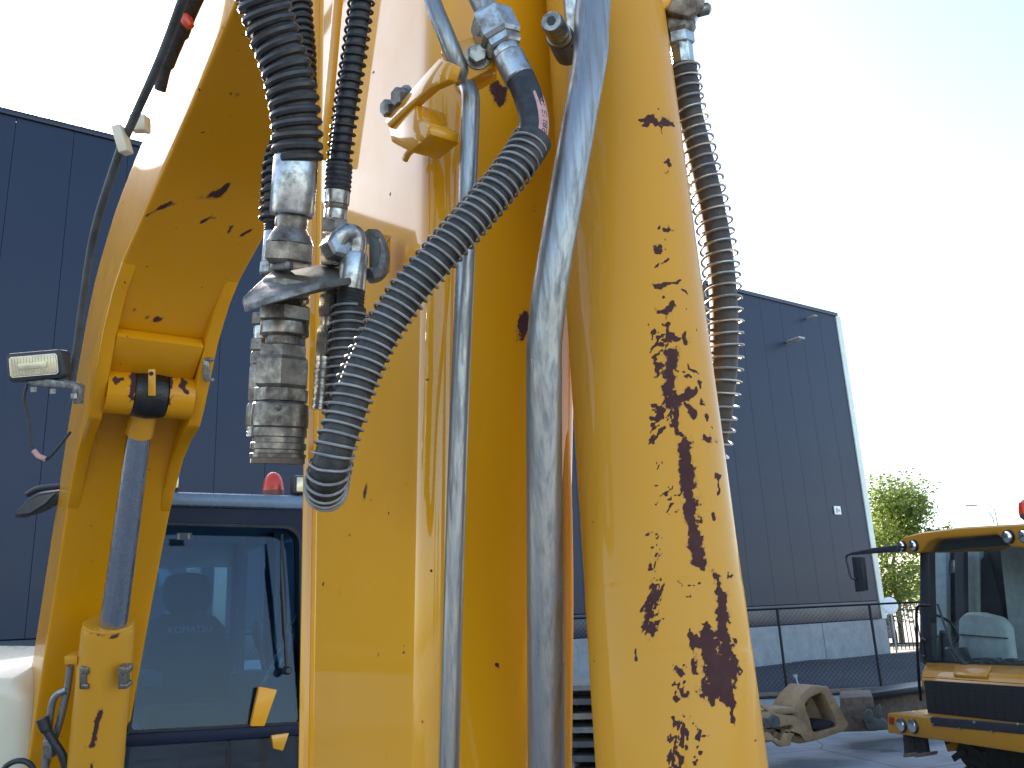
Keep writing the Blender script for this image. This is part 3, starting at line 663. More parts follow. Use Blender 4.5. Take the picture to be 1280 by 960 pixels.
obj('elbow_pipe', MB().sweep(elb, .0125, 16), M['zinc'], hose)
a, b = atd(427, 304, 1.12), atd(414, 312, 1.14)
obj('swivel_nut', MB().lathe(a, b, [(0, .015), (.15, .019), (.9, .019), (1, .016)], 6), M['zinc'], hose, smooth=25)

# ---- coupling bracket plate and its link to the arm
plt_ = [(302, 374), (330, 349), (342, 336), (400, 326), (450, 338), (455, 352), (440, 352), (415, 356), (372, 368), (318, 386)]
zc = atd(372, 352, 1.13).z
def pz(x, y, z): return ground(x, y, z)
pl = obj('coupling_bracket', MB().prism([atd(x, y, d) for x, y, d in ((303, 371, 1.06), (332, 344, 1.10), (344, 336, 1.12), (398, 329, 1.16), (452, 333, 1.20), (458, 344, 1.15), (400, 352, 1.05), (330, 372, 1.01), (306, 382, 1.03))], Z * -.010), M['plate'], ex, bevel=.0025)
obj('plate_stiffener', MB().prism([atd(x, y, d) for x, y, d in ((338, 322, 1.12), (362, 326, 1.06), (362, 336, 1.06), (338, 338, 1.12))], CF * .02), M['plate'], pl, bevel=.003)
obj('mounting_tab', MB().prism([sd_(x, y, .0) for x, y in ((475, 300), (489, 294), (489, 340), (475, 352))], sideN * .02), M['yellow'], pl, bevel=.003)
lk = crom([atd(*p) for p in ((462, 345, 1.16), (474, 340, 1.17), (477, 318, 1.18), (470, 298, 1.18), (462, 296, 1.17))], 6)
obj('link_strap', MB().sweep(lk, .011, 10), M['plate'], pl)
obj('link_plate', MB().prism([atd(x, y, 1.165) for x, y in ((461, 298), (470, 294), (475, 305), (475, 335), (468, 346), (461, 346))], CF * .012), M['grimgrey'], pl, bevel=.003)
ct = crom([sd_(x, y, .02) for x, y in ((478, 303), (483, 302), (488, 296))], 4); obj('cable_tie_tail', MB().sweep(ct, .0018, 6), M['pink'], pl)

# ---- main quick coupling under the big black hose
big = obj('large_guarded_hose', MB().sweep(resample(crom([atd(*p) for p in ((306, -70, 1.05), (322, -20, 1.06), (338, 30, 1.075), (356, 80, 1.085), (366, 120, 1.09), (371, 160, 1.095), (372, 200, 1.10))], 10), .006), .0265, 18), M['rubber_dusty'], ex)
hp = helix(crom([atd(*p) for p in ((306, -70, 1.05), (322, -20, 1.06), (338, 30, 1.075), (356, 80, 1.085), (366, 120, 1.09), (371, 160, 1.095), (372, 200, 1.10))], 10), .0275, .0138, 26)
obj('spiral_guard', MB().sweep(hp, .0055, 8), M['plasticguard'], big)
qc = stack(big, [('ferrule', 196, 270, 27.5, 28, 'zinc', 'cyl'), ('neck', 268, 288, 20, 24, 'dirtysteel', 'ring'), ('cone_nut', 284, 305, 29, 24, 'dirtysteel', 'cone'), ('hex_nut', 303, 330, 30, 6, 'dirtysteel', 'hex')], ((370, 200), (360, 340)), (1.10, 1.10))
cpl = stack(ex, [('quick_coupling', 447, 487, 33, 6, 'dirtysteel', 'hex')], ((359, 350), (347, 580)), (1.10, 1.075))[0]
stack(cpl, [('lock_nut', 352, 377, 30, 6, 'dirtysteel', 'hex'), ('threaded_neck', 374, 388, 21, 24, 'dirtysteel', 'thread'), ('hex_nut', 384, 404, 32, 6, 'dirtysteel', 'hex'), ('body_ring', 402, 421, 30, 26, 'dirtysteel', 'bell'),
            ('neck', 417, 436, 22, 24, 'dirtysteel', 'ring'), ('hex_collar', 432, 449, 29, 6, 'dirtysteel', 'hex'), ('collar', 486, 503, 33.5, 8, 'dirtysteel', 'cyl'), ('locking_sleeve', 501, 537, 35, 30, 'dirtysteel', 'bell'),
            ('grooved_end', 535, 572, 34, 30, 'dirtysteel', 'groove'), ('dust_cap', 571, 580, 33, 30, 'rustblock', 'cyl')], ((359, 350), (347, 580)), (1.10, 1.075))
c = atd(348, 509, 1.045); sp_ = MB().lathe(c - Z * .004, c + Z * .004, [(0, .001), (.2, .003), (.5, .0042), (.8, .003), (1, .001)], 12); obj('locking_ball', sp_, M['zinc'], cpl)

# ---- smaller coupling behind it, on the left
rear = stack(ex, [('rear_quick_coupling', 455, 505, 14, 6, 'dirtysteel', 'hex')], ((330, 380), (322, 545)), (1.17, 1.15))[0]
stack(rear, [('hex_nut', 392, 408, 14, 6, 'dirtysteel', 'hex'), ('neck', 406, 424, 11, 20, 'zinc', 'ring'), ('hex_collar', 424, 440, 14, 6, 'dirtysteel', 'hex'), ('body_ring', 438, 457, 13, 20, 'dirtysteel', 'bell'), ('locking_sleeve', 503, 535, 15, 24, 'dirtysteel', 'bell'), ('grooved_end', 533, 546, 14, 24, 'zinc', 'groove')], ((330, 380), (322, 545)), (1.17, 1.15))
rh = coil_hose('rear_guarded_hose', [(372, -50, 1.28), (376, 20, 1.28), (380, 90, 1.26), (374, 140, 1.22), (350, 190, 1.19), (343, 230, 1.18), (341, 278, 1.18)], .0135, .0028, .0115, 'rubber_dusty', 'plasticguard')
stack(rh, [('end_cuff', 272, 290, 11, 20, 'rubber', 'thread'), ('ferrule', 288, 330, 10, 20, 'zinc', 'cyl'), ('hex_nut', 328, 344, 12, 6, 'zinc', 'hex')], ((342, 275), (336, 345)), (1.18, 1.17))

# ---- middle hose with wire guard and its coupling
mh = coil_hose('middle_guarded_hose', [(458, -60, 1.15), (452, 0, 1.15), (444, 60, 1.15), (435, 120, 1.15), (428, 170, 1.15), (424, 205, 1.15), (422, 240, 1.15)], .0132, .0019, .0118, 'rubber', 'black', gap=1.6)
stack(mh, [('end_cuff', 205, 240, 17, 24, 'rubber_dusty', 'thread'), ('ferrule', 237, 256, 16, 24, 'zinc', 'cyl'), ('collar', 254, 262, 14.5, 24, 'dirtysteel', 'ring'), ('neck', 262, 278, 14, 24, 'zinc', 'ring'), ('hex_nut', 274, 292, 16.5, 6, 'zinc', 'hex'), ('adapter_block', 290, 332, 15.5, 6, 'zinc', 'hex')], ((422, 235), (414, 335)), (1.15, 1.15))
m2 = stack(ex, [('slim_quick_coupling', 408, 447, 13.5, 6, 'zinc', 'hex')], ((415, 350), (401, 515)), (1.145, 1.125))[0]
stack(m2, [('lock_nut', 347, 364, 16, 6, 'dirtysteel', 'hex'), ('neck', 362, 374, 10, 20, 'dirtysteel', 'ring'), ('hex_nut', 370, 396, 14, 6, 'zinc', 'hex'), ('rod', 394, 410, 9, 20, 'zinc', 'ring'), ('ribbed_sleeve', 446, 468, 12.5, 24, 'zinc', 'groove'), ('locking_sleeve', 467, 488, 12, 24, 'zinc', 'groove'), ('end_ring', 487, 512, 11.5, 24, 'zinc', 'groove')], ((415, 350), (401, 515)), (1.145, 1.125))

# ---- hose on the far side of the bucket cylinder
fh = coil_hose('side_guarded_hose', [(852, 78, 1.42), (857, 120, 1.41), (868, 170, 1.40), (880, 220, 1.38), (892, 275, 1.36), (901, 335, 1.34), (905, 395, 1.32), (905, 450, 1.31), (900, 500, 1.30), (893, 545, 1.30), (882, 578, 1.30), (864, 608, 1.29), (840, 632, 1.27), (812, 645, 1.23)], .0212, .0019, .0182, 'rubber_sunlit', 'wire_sunlit', gap=3.6)
stack(fh, [('pipe_union', 12, 44, 20, 6, 'dirtysteel', 'hex'), ('swivel_nut', 42, 58, 17, 6, 'zinc', 'hex'), ('ferrule', 56, 84, 15, 8, 'zinc', 'cyl'), ('end_cuff', 82, 132, 18, 24, 'rubber_dusty', 'thread')], ((845, 10), (859, 132)), (1.42, 1.41))
obj('manifold_block', MB().prism([atd(x, y, 1.38) for x, y in ((826, -40), (884, -40), (882, 8), (862, 22), (832, 14))], CF * .09), M['dirtysteel'], fh, bevel=.008)
a, b = atd(872, 14, 1.40), atd(888, 10, 1.40); obj('plug', MB().lathe(a, b, [(0, .010), (.8, .010), (1, .006)], 12), M['dirtysteel'], fh)
obj('yellow_lug', MB().prism([atd(x, y, 1.37) for x, y in ((818, -20), (848, -20), (838, 4), (822, 20))], CF * .05), M['yellow'], fh, bevel=.004)
a, b = atd(838, 66, 1.45), atd(846, 100, 1.45); obj('brass_nut', MB().lathe(a, b, [(0, .012), (.2, .015), (.8, .015), (1, .012)], 6), metal('brass', (.65, .42, .16), .3, (.2, .12, .05), .3), fh, smooth=20)

# ---- boom: curved box section seen from below, running up and towards the camera
BL0 = at(112, 480, 3.1)
def bp(px, py, off=0.): return onp(px, py, BL0 + LW * off, LW)
stn = [(28, 1010), (43, 900), (68, 740), (89, 600), (103, 520), (112, 470), (126, 410), (148, 340), (176, 275), (207, 205), (250, 105), (292, 5), (345, -120)]
Yst = [4.25, 4.08, 3.80, 3.48, 3.28, 3.14, 2.98, 2.82, 2.66, 2.48, 2.2, 1.95, 1.66]
bl = crom([at(x, y, Yv) for (x, y), Yv in zip(stn, Yst)], 10)
BW = .41
o0 = bl[0]; bpts = []
for p in bl:                                    # keep the left plate in one vertical plane
    bpts.append(p)
bfr = []
for k, p in enumerate(bpts):
    t = (bpts[min(k + 1, len(bpts) - 1)] - bpts[max(k - 1, 0)]).normalized(); nrm = LW.cross(t).normalized()
    if nrm.dot(p - C0) < 0: nrm = -nrm
    bfr.append((t, nrm))
rings = []
for k, p in enumerate(bpts):
    n_ = bfr[k][1]; th = .38
    quad = [p, p + LW * BW, p + LW * BW + n_ * th, p + n_ * th]
    rings.append(fillet(quad, [.012] * 4, 3, 24))
boom = obj('boom', MB().loft(rings), M['yellow_boom'], ex, smooth=45)
wear(boom, [([(245, 245), (258, 246), (268, 242)], 3), ([(258, 252), (270, 246), (282, 236)], [1.5, 5, 3]), ([(184, 266), (205, 260), (228, 250)], 1.6), ([(249, 125), (253, 126)], 1.8), ([(293, 118), (292, 126)], 1.8),
            ([(258, 276), (272, 274)], 1.3), ([(258, 276), (254, 282)], 1.3), ([(272, 291), (276, 292)], 1.2), ([(285, 287), (296, 286)], 1.2), ([(300, 292), (308, 289), (316, 290)], 1.2), ([(296, 302), (306, 301)], 1), ([(228, 306)], 1.4),
            ([(182, 397), (190, 402), (200, 396)], 2), ([(166, 388)], 1.5), ([(344, 30), (380, 50)], 1), ([(385, 12), (387, 25)], 1.4), ([(145, 700)], 1.5), ([(95, 715)], 1.2), ([(232, 505)], 1.6), ([(215, 640)], 1.3)])
# paired lug plates, boss and cross plate for the cylinder pin
def bi(px, py, off):                                  # point in the boom's lengthwise plane at sideways offset
    k = min(range(len(bpts)), key=lambda i: abs((480 - FPX * ((bpts[i] - C0).dot(CU)) / depth(bpts[i])) - py))
    return bpts[k] + LW * off, bfr[k]
def lug(off):
    out = []; rows = [(330, .0), (360, .012), (400, .045), (440, .10), (470, .14), (490, .15), (505, .13), (525, .08), (560, .035), (610, .008), (640, .0)]
    front = []; rear_ = []
    for y, d in rows:
        p, (t, n_) = bi(0, y, off); front.append(p - n_ * d); rear_.append(p + n_ * .05)
    return MB().prism(front + rear_[::-1], LW * .05)
obj('pin_lug', lug(.0), M['yellow_boom'], boom, bevel=.010); obj('pin_lug', lug(BW - .05), M['yellow_boom'], boom, bevel=.010)
pc_, (pt_, pn_) = bi(0, 470, BW / 2); pin = pc_ - pn_ * .075
bs1 = obj('pin_boss', MB().lathe(pin - LW * (BW / 2 - .048), pin - LW * .062, [(k / 30, .085) for k in range(31)], 96), M['yellow_boom'], boom)
bs2 = obj('pin_boss', MB().lathe(pin + LW * .062, pin + LW * (BW / 2 - .048), [(k / 30, .085) for k in range(31)], 96), M['yellow_boom'], boom)
wear(bs1, [([(152, 455), (154, 462)], 3), ([(146, 476), (152, 472)], 3.5), ([(168, 452), (166, 500)], [7, 4])]); wear(bs2, [([(206, 452), (212, 470), (210, 500)], [7, 5, 3]), ([(226, 455), (232, 490)], 4)])
c0, (t0, n0) = bi(0, 420, BW / 2)
obj('cross_plate', MB().box(c0 - n0 * .03 - t0 * .02, (LW, t0, n0), (BW - .1, .17, .05)), M['yellow_boom'], boom, bevel=.006)
gk = MB().lathe(pin - LW * .064, pin + LW * .064, [(0, .083), (.2, .090), (.5, .094), (.8, .090), (1, .083)], 24)
obj('grease_smear', gk, M['grease'], boom, bevel=.01)
lug_tag = MB(); 
hb = atd(258, 462, depth(pin)); obj('pin_keeper', MB().box(hb, (CR, CU, CF), (.022, .085, .02)).box(hb + CR * .012 + CU * .04, (CR, CU, CF), (.03, .012, .03)).box(hb + CR * .012 - CU * .04, (CR, CU, CF), (.03, .012, .03)), M['plate'], boom, bevel=.003)

# ---- boom lift cylinder
def cpt(px, py):
    y = min(py, 1000); b_ = bi(0, y, BW / 2)[0]
    return atd(px, py, depth(b_) - (.075 + .17 * max(0, y - 470) / 500))
r0_, r1_ = cpt(190, 470), cpt(141, 778)
ax = (r1_ - r0_).normalized()
def radius(hw, p): return hw * depth(p) / FPX
pA, pB = cpt(186, 492), cpt(174, 540)
rod = obj('boom_cylinder_rod', MB().lathe(pB, cpt(139, 800), [(0, radius(14.5, pB)), (1, radius(16.5, r1_))], 28), M['chrome'], ex)
obj('rod_end', MB().lathe(cpt(188, 482), cpt(174.5, 541), [(0, radius(17, pA)), (.5, radius(16.5, pA)), (1, radius(16.5, pB))], 28), M['yellow'], rod)
obj('rod_eye', MB().lathe(pin - LW * .055, pin + LW * .055, [(0, .062), (.05, .075), (.95, .075), (1, .062)], 28), M['grease'], rod)
mp = atd(190, 478, depth(pin) - .115); obj('grease_plate', MB().box(mp, (CR, CU, CF), (.026, .10, .012)), M['yellow'], rod, bevel=.003)
obj('grease_nipple', MB().lathe(mp - CF * .016 + CU * .033, mp - CF * .004 + CU * .033, [(0, .006), (1, .009)], 8), M['grease'], rod)
t0b, t1b = cpt(135.5, 781), cpt(117, 985); rb0, rb1 = radius(30.5, t0b), radius(35.5, t1b); axb = (t1b - t0b).normalized()
rings = []; xb_ = (LW - axb * LW.dot(axb)).normalized(); yb_ = axb.cross(xb_)
for k in range(80):
    c = t0b.lerp(t1b + axb * .5, k / 79); rr = rb0 + (rb1 - rb0) * min(1, k / 50) * .6
    if k < 2: rr *= (.96, .99)[k]
    rings.append([c + (xb_ * math.cos(2 * math.pi * i / 64) + yb_ * math.sin(2 * math.pi * i / 64)) * rr for i in range(64)])
br = obj('boom_cylinder_barrel', MB().loft(rings), M['yellow_faded'], ex, smooth=40)
wear(br, [([(126, 882), (124, 900), (120, 920), (117, 932)], [1.5, 3.5, 3, 2.5]), ([(117, 942), (116, 948)], 1.6), ([(114, 955), (113, 962)], 2.4), ([(128, 868)], 1.4), ([(112, 790), (130, 794), (150, 792), (160, 786)], [1.5, 3, 3, 1.5])])
obj('rod_seal', MB().lathe(t0b - axb * .004, t0b + axb * .004, [(0, rb0 * .70), (1, rb0 * .72)], 28), M['grease'], br)
obj('gland_ring', MB().lathe(t0b - axb * .008, t0b + axb * .002, [(0, rb0 * .93), (.3, rb0 * .97), (1, rb0 * .97)], 32), M['yellow_faded'], br)
for x in (107, 155):
    c = atd(x, 845, depth(t0b) - .07); obj('clip_bracket', MB().box(c, (CR, CU, CF), (.03, .095, .05)).box(c + CR * .012 + CU * .03, (CR, CU, CF), (.03, .03, .06)).box(c + CR * .01 - CU * .035, (CR, CU, CF), (.03, .02, .06)), M['dirtysteel'], br, bevel=.004)
c = atd(94, 822, depth(t0b) - .02); obj('pipe_bracket', MB().box(c, (CR, CU, CF), (.055, .035, .08)), M['yellow_faded'], br, bevel=.005)
c = atd(100, 850, depth(t0b) - .02); obj('bracket_post', MB().box(c, (CR, CU, CF), (.02, .20, .04)), M['yellow_faded'], br, bevel=.004)
dz = depth(bi(0, 900, 0)[0]) - .10
for k, pts in enumerate((((88, 832), (84, 862), (74, 905), (62, 940), (50, 985)), ((84, 862), (68, 872), (62, 900), (60, 925), (56, 960)))):
    obj('steel_line', MB().sweep(crom([atd(x, y, dz - .01 * k) for x, y in pts], 8), .0155, 12), M['galv'], br)
obj('hose_stub', MB().sweep(crom([atd(x, y, dz - .05) for x, y in ((52, 898), (58, 912), (68, 928), (80, 950), (86, 990))], 6), [.024] * 7 + [.018] * 18, 12), M['rubber'], br)
obj('line_clamp', MB().box(atd(62, 935, dz - .03), (CR, CU, CF), (.04, .08, .04)), M['plate'], br, bevel=.005)
obj('return_hose', MB().sweep(crom([atd(x, y, dz - .02) for x, y in ((2, 975), (6, 960), (18, 952), (32, 952), (42, 962), (46, 990))], 6), .012, 10), M['rubber'], br)

# ---- pipe up the back of the boom, with clamp
pd = 2.75
pa = crom([atd(x, y, d) for x, y, d in ((88, 474, 3.15), (95, 440, 3.1), (103, 380, 3.02), (118, 290, 2.86), (146, 200, 2.68), (162, 160, 2.6), (200, 75, 2.38), (232, -10, 2.2), (262, -90, 2.05))], 8)
bpipe = obj('boom_pipe', MB().sweep(pa, .0125, 12), M['grimgrey'], ex)
for (x, y, d) in ((157, 175, 2.62),):
    obj('pipe_clip', MB().box(atd(x - 4, y, d - .02), ((CR + .3 * CU).normalized(), (CU - .3 * CR).normalized(), CF), (.03, .085, .05)).box(atd(x + 18, y - 20, d + .04), (CR, CU, CF), (.05, .05, .05)), M['cream'], bpipe, bevel=.006)
obj('clip_bolt', MB().lathe(atd(146, 168, 2.6), atd(152, 168, 2.6), [(0, .012), (1, .012)], 6), M['dirtysteel'], bpipe)
pa = crom([atd(x, y, d) for x, y, d in ((268, -60, 2.4), (235, 10, 2.5), (222, 45, 2.55), (208, 80, 2.6), (200, 112, 2.64))], 8)
obj('boom_hose', MB().sweep(pa, [.03] * 16 + [.024] * 9 + [.018] * 8, 12), M['rubber_dusty'], bpipe)
obj('hose_cap', MB().lathe(atd(230, 20, 2.46), atd(238, 34, 2.46), [(0, .014), (.5, .018), (1, .012)], 10), M['orange'], bpipe)

# ---- work light on the boom
wl_c = atd(43, 457, 3.0); u = (CR + .085 * CU).normalized(); v_ = (CU - .085 * CR).normalized()
wl = obj('work_light', MB().prism([wl_c + u * x + v_ * y + CF * .0 for x, y in ((-.097, -.038), (-.085, -.052), (.085, -.052), (.098, -.04), (.098, .04), (.088, .05), (-.088, .05), (-.098, .04))], CF * .06), M['black'], ex, bevel=.010)
def wlp(hx, hy, off): return [wl_c + u * x * hx + v_ * y * hy - CF * off for x, y in ((-1, -.8), (-.9, -1), (.9, -1), (1, -.8), (1, .8), (.92, 1), (-.92, 1), (-1, .8))]
obj('reflector', MB().prism(wlp(.084, .036, .002), -CF * .003), M['reflector'], wl)
obj('lens', MB().prism(wlp(.080, .033, .006), -CF * .004), M['lens'], wl, bevel=.002)
obj('lens_ribs', MB().box(wl_c - CF * .012, (u, v_, CF), (.10, .022, .004)), M['lens'], wl, bevel=.0015)
for k in range(-7, 8):
    obj('lens_flute', MB().box(wl_c - CF * .0108 + u * (k * .0105), (u, v_, CF), (.0025, .062, .002)), M['lens'], wl)
obj('light_bracket', MB().prism([atd(x, y, 3.0) for x, y in ((34, 477), (60, 474), (92, 478), (98, 482), (96, 505), (91, 505), (90, 486), (40, 482))], CF * .05), M['plate'], wl, bevel=.003)
for x, y in ((42, 484), (66, 486), (92, 492)): obj('bracket_bolt', MB().lathe(atd(x, y, 2.99), atd(x, y + 6, 2.99), [(0, .011), (1, .011)], 6), M['bolt'], wl)
obj('light_cable', MB().sweep(crom([atd(x, y, 3.02) for x, y in ((34, 480), (30, 500), (36, 525), (40, 555), (47, 571), (58, 574), (72, 560), (88, 540))], 8), .0055, 8), M['rubber'], wl)
obj('cable_tape', MB().sweep([atd(x, y, 3.015) for x, y in ((42, 563), (48, 570), (57, 574))], .0095, 8), M['pink'], wl)

# ---- side mirror behind the boom
mr_ = obj('side_mirror', MB().prism([atd(x, y, 3.9) for x, y in ((16, 648), (20, 638), (32, 625), (48, 616), (78, 612), (80, 622), (66, 632), (48, 642), (30, 648))], CF * .06), M['black'], ex, bevel=.012)
obj('mirror_arm', MB().sweep(crom([atd(x, y, 3.9) for x, y in ((34, 618), (48, 611), (70, 608), (100, 607))], 5), .014, 10), M['black'], mr_)
obj('mirror_glass', MB().prism([atd(x, y, 3.893) for x, y in ((22, 643), (34, 628), (50, 620), (70, 616), (56, 630), (38, 641))], -CF * .004), M['grimgrey'], mr_)

# ---- cab
cab0 = at(270, 760, 4.55)
def cb(px, py, back_=0.): return onp(px, py, cab0 - FW * back_, FW)
def lerpq(q, s, t): return q[0].lerp(q[1], s).lerp(q[3].lerp(q[2], s), t)
cab = obj('cab', MB(), M['cabdark'], ex) if False else None
TL, TR, BR, BL_ = cb(186, 632), cb(392, 637), cb(398, 1010), cb(140, 1010)
def rr4(tl, tr, br, bl_, r, seg=5): return fillet([tl, tr, br, bl_], r, seg, 2)
outer = rr4(TL, TR, BR, BL_, [.02, .05, .02, .02]); inner = rr4(cb(192, 653), cb(377, 658), cb(380, 1000), cb(148, 1000), [.03, .10, .02, .02])
cab = obj('cab', MB().ringprism(outer, inner, -FW * .13), M['cabdark'], ex, bevel=.006, seg=1)
obj('window_seal', MB().ringprism(rr4(cb(191, 652, -.004), cb(378, 657, -.004), cb(379, 906, -.004), cb(159, 917, -.004), [.03, .10, .02, .02]), rr4(cb(195, 656, -.004), cb(374, 661, -.004), cb(376, 902, -.004), cb(164, 913, -.004), [.025, .09, .02, .02]), -FW * .012), M['black_matt'], cab)
obj('windscreen', MB().prism(rr4(cb(190, 651, .115), cb(380, 656, .115), cb(379, 908, .01), cb(158, 919, .01), [.03, .10, .02, .02]), -FW * .006), M['glass'], cab)
obj('crossbar', MB().prism([cb(155, 918, -.012), cb(380, 905, -.012), cb(380, 919, -.012), cb(153, 934, -.012)], -FW * .05), M['cabdark'], cab, bevel=.006)
obj('lower_glass', MB().prism([cb(163, 934, -.003), cb(376, 920, -.003), cb(377, 1000, -.003), cb(155, 1000, -.003)], FW * .006), M['glass'], cab)
CD, wdir = 1.45, LW
q = [cb(186, 613, -.03), cb(392, 619.5, -.03), cb(392, 637, -.03), cb(182, 631, -.03)]
obj('roof', MB().prism(q, -FW * (CD + .1)), M['cabroof'], cab, bevel=.022)
zb_, zt_ = BL_.z, TL.z
def cx(px): return cb(px, 760) * 1
xl, xr = cb(165, 760), cb(394, 760)
Lc, Rc = V((xl.x, xl.y, 0)), V((xr.x, xr.y, 0)); wc = (Rc - Lc).length
def post(p, sx, sy, z0, z1, nm): return obj(nm, MB().box(p + Z * ((z0 + z1) / 2), (LW, FW, Z), (sx, sy, z1 - z0)), M['cabdark'], cab, bevel=.012)
post(Lc - FW * (CD - .05), .09, .09, 1.0, zt_, 'rear_pillar'); post(Rc - FW * (CD - .05), .09, .09, 1.0, zt_, 'rear_pillar')
post(Rc - FW * .70, .075, .12, 1.0, zt_, 'door_pillar'); post(Lc - FW * .75, .05, .08, 1.0, zt_, 'side_pillar')
obj('rear_wall', MB().box((Lc + Rc) / 2 - FW * (CD - .02) + Z * 1.42, (LW, FW, Z), (wc, .05, 1.0)), M['lining'], cab)
obj('rear_header', MB().box((Lc + Rc) / 2 - FW * (CD - .02) + Z * (zt_ - .1), (LW, FW, Z), (wc, .05, .2)), M['lining'], cab)
obj('headliner', MB().box((Lc + Rc) / 2 - FW * CD / 2 + Z * (zt_ - .035), (LW, FW, Z), (wc - .04, CD - .2, .04)), M['lining'], cab)
obj('rear_window', MB().box((Lc + Rc) / 2 - FW * (CD - .0) + Z * ((1.92 + zt_ - .2) / 2), (LW, FW, Z), (wc - .1, .006, zt_ - .2 - 1.92)), M['glass2'], cab)
for s, b_ in ((Lc, 1), (Rc, -1)):
    obj('side_panel', MB().box(s - FW * CD / 2 + Z * 1.25, (LW, FW, Z), (.05, CD - .2, .75)), M['lining'], cab)
    obj('side_header', MB().box(s - FW * CD / 2 + Z * (zt_ - .06), (LW, FW, Z), (.05, CD - .2, .1)), M['lining'], cab)
obj('side_window', MB().box(Rc - FW * .38 + Z * ((1.62 + zt_ - .12) / 2), (LW, FW, Z), (.006, .52, zt_ - 1.76)), M['glass2'], cab)
obj('cab_floor', MB().box((Lc + Rc) / 2 - FW * CD / 2 + Z * .98, (LW, FW, Z), (wc, CD, .08)), M['cabin'], cab)
SB = .85
sb_pts = [cb(x, y, SB) for x, y in ((200, 768), (236, 764), (270, 768), (284, 785), (294, 825), (300, 885), (296, 905), (176, 908), (170, 885), (178, 825), (186, 785))]
obj('seat_back', MB().prism(sb_pts, -FW * .13), M['seat'], cab, bevel=.035, seg=4)
obj('headrest', MB().prism([cb(x, y, SB - .02) for x, y in ((206, 730), (212, 719), (236, 715), (260, 718), (267, 730), (266, 755), (258, 765), (214, 766), (206, 755))], -FW * .09), M['seat'], cab, bevel=.03, seg=4)
obj('seat_cushion', MB().prism([cb(x, y, SB - .02) for x, y in ((176, 880), (298, 876), (300, 912), (174, 915))], FW * .42), M['seat'], cab, bevel=.04, seg=3)
cK = cb(238, 787, SB - .012); text_on('KOMATSU', .052, lambda x, y: cK + LW * x * 1.05 + Z * y, 'lettering', M['seatprint'], cab)
for px_ in (172, 306):
    obj('armrest', MB().prism([cb(px_ - 12, 838, SB - .2), cb(px_ + 14, 836, SB - .2), cb(px_ + 14, 856, SB - .2), cb(px_ - 12, 858, SB - .2)], FW * .35), M['cabin'], cab, bevel=.02)
lv = [cb(332, 850, .55), cb(326, 815, .52), cb(322, 795, .5)]
obj('control_lever', MB().sweep(crom(lv, 5), .012, 10), M['black'], cab)
obj('lever_grip', MB().sweep(crom([cb(325, 812, .52), cb(321, 790, .5), cb(322, 776, .5)], 5), [.016, .02, .024, .027, .029, .03, .03, .03, .028, .024, .016], 12), M['black'], cab)
obj('side_console', MB().prism([cb(308, 842, .5), cb(352, 838, .5), cb(356, 900, .5), cb(306, 905, .5)], -FW * .4), M['cabin'], cab, bevel=.02)
obj('grab_rail', MB().sweep([cb(380, 752, .10), cb(322, 870, .10)], .011, 10), M['plate'], cab)
obj('door_post', MB().prism([cb(378, 780, .12), cb(380, 905, .12), cb(318, 905, .12)], -FW * .03), M['cabin'], cab)
obj('yellow_reflection', MB().prism([cb(324, 858, -.02), cb(347, 862, -.02), cb(331, 908, -.02), cb(313, 908, -.02)], -FW * .03), paint('reflection_yellow', (.80, .33, .012), chips=.2), cab, bevel=.006)  # solid yellow piece before the pane, standing in for a machine's reflection
obj('lower_reflection', MB().prism([cb(339, 919, -.02), cb(362, 916, -.02), cb(354, 939, -.02), cb(342, 936, -.02)], -FW * .03), M['yellow'], cab, bevel=.006)  # the same painted reflection carried on below the crossbar
wp = [cb(351.5, 668, -.02), cb(353, 760, -.03), cb(356, 838, -.03)]
obj('wiper_arm', MB().sweep([cb(351, 700, -.035), cb(359, 836, -.035)], [.006, .012], 8), M['black'], cab)
obj('wiper_blade', MB().prism([cb(350.5, 668, -.02), cb(353, 668, -.02), cb(357, 740, -.02), cb(358, 800, -.02), cb(353, 800, -.02), cb(350, 740, -.02)], FW * .012), M['black_matt'], cab, bevel=.002)
a = cb(357, 838, -.01); obj('wiper_hub', MB().lathe(a, a + FW * .05, [(0, .022), (.7, .022), (1, .014)], 14), M['black'], cab)
obj('glass_plate', MB().prism([cb(x, y, .028) for x, y in ((221, 666), (240, 666), (240, 675), (221, 675))], FW * .002), M['cabin'], cab)
for x in (223, 236): obj('plate_mark', MB().prism([cb(x - 1.3, 667, .0255), cb(x + 1.3, 667, .0255), cb(x + 1.3, 674, .0255), cb(x - 1.3, 674, .0255)], FW * .001), M['seatprint'], cab)
# roof lamps and beacon
bc = cb(341.5, 617, .15); bt = cb(341.5, 590, .15); hb_ = (bt - bc).length; rb_ = 13.5 * depth(bc) / FPX
bea = obj('beacon', MB().lathe(bc, bt, [(.12, rb_), (.2, rb_ * 1.0), (.45, rb_ * .93), (.7, rb_ * .78), (.88, rb_ * .55), (.97, rb_ * .28), (1, .004)], 24), M['orange'], ex)
obj('beacon_base', MB().lathe(bc - Z * .03, bc + Z * hb_ * .14, [(0, rb_ * .95), (.9, rb_ * 1.04), (1, rb_ * .9)], 24), metal('beacon_base_metal', (.22, .07, .05), .4, met=0.), bea)
def roof_lamp(x, y, sx):
    c = cb(x, y, .02); o = obj('roof_light', MB().box(c, (LW, FW, Z), (sx, .08, .105)), M['black'], ex, bevel=.012)
    obj('lens', MB().box(c + FW * .042, (LW, FW, Z), (sx - .022, .006, .082)), M['lens'], o, bevel=.003); obj('lamp_foot', MB().box(c - Z * .075, (LW, FW, Z), (.03, .03, .06)), M['black'], o)
roof_lamp(376, 607, .10); roof_lamp(211, 601, .10)
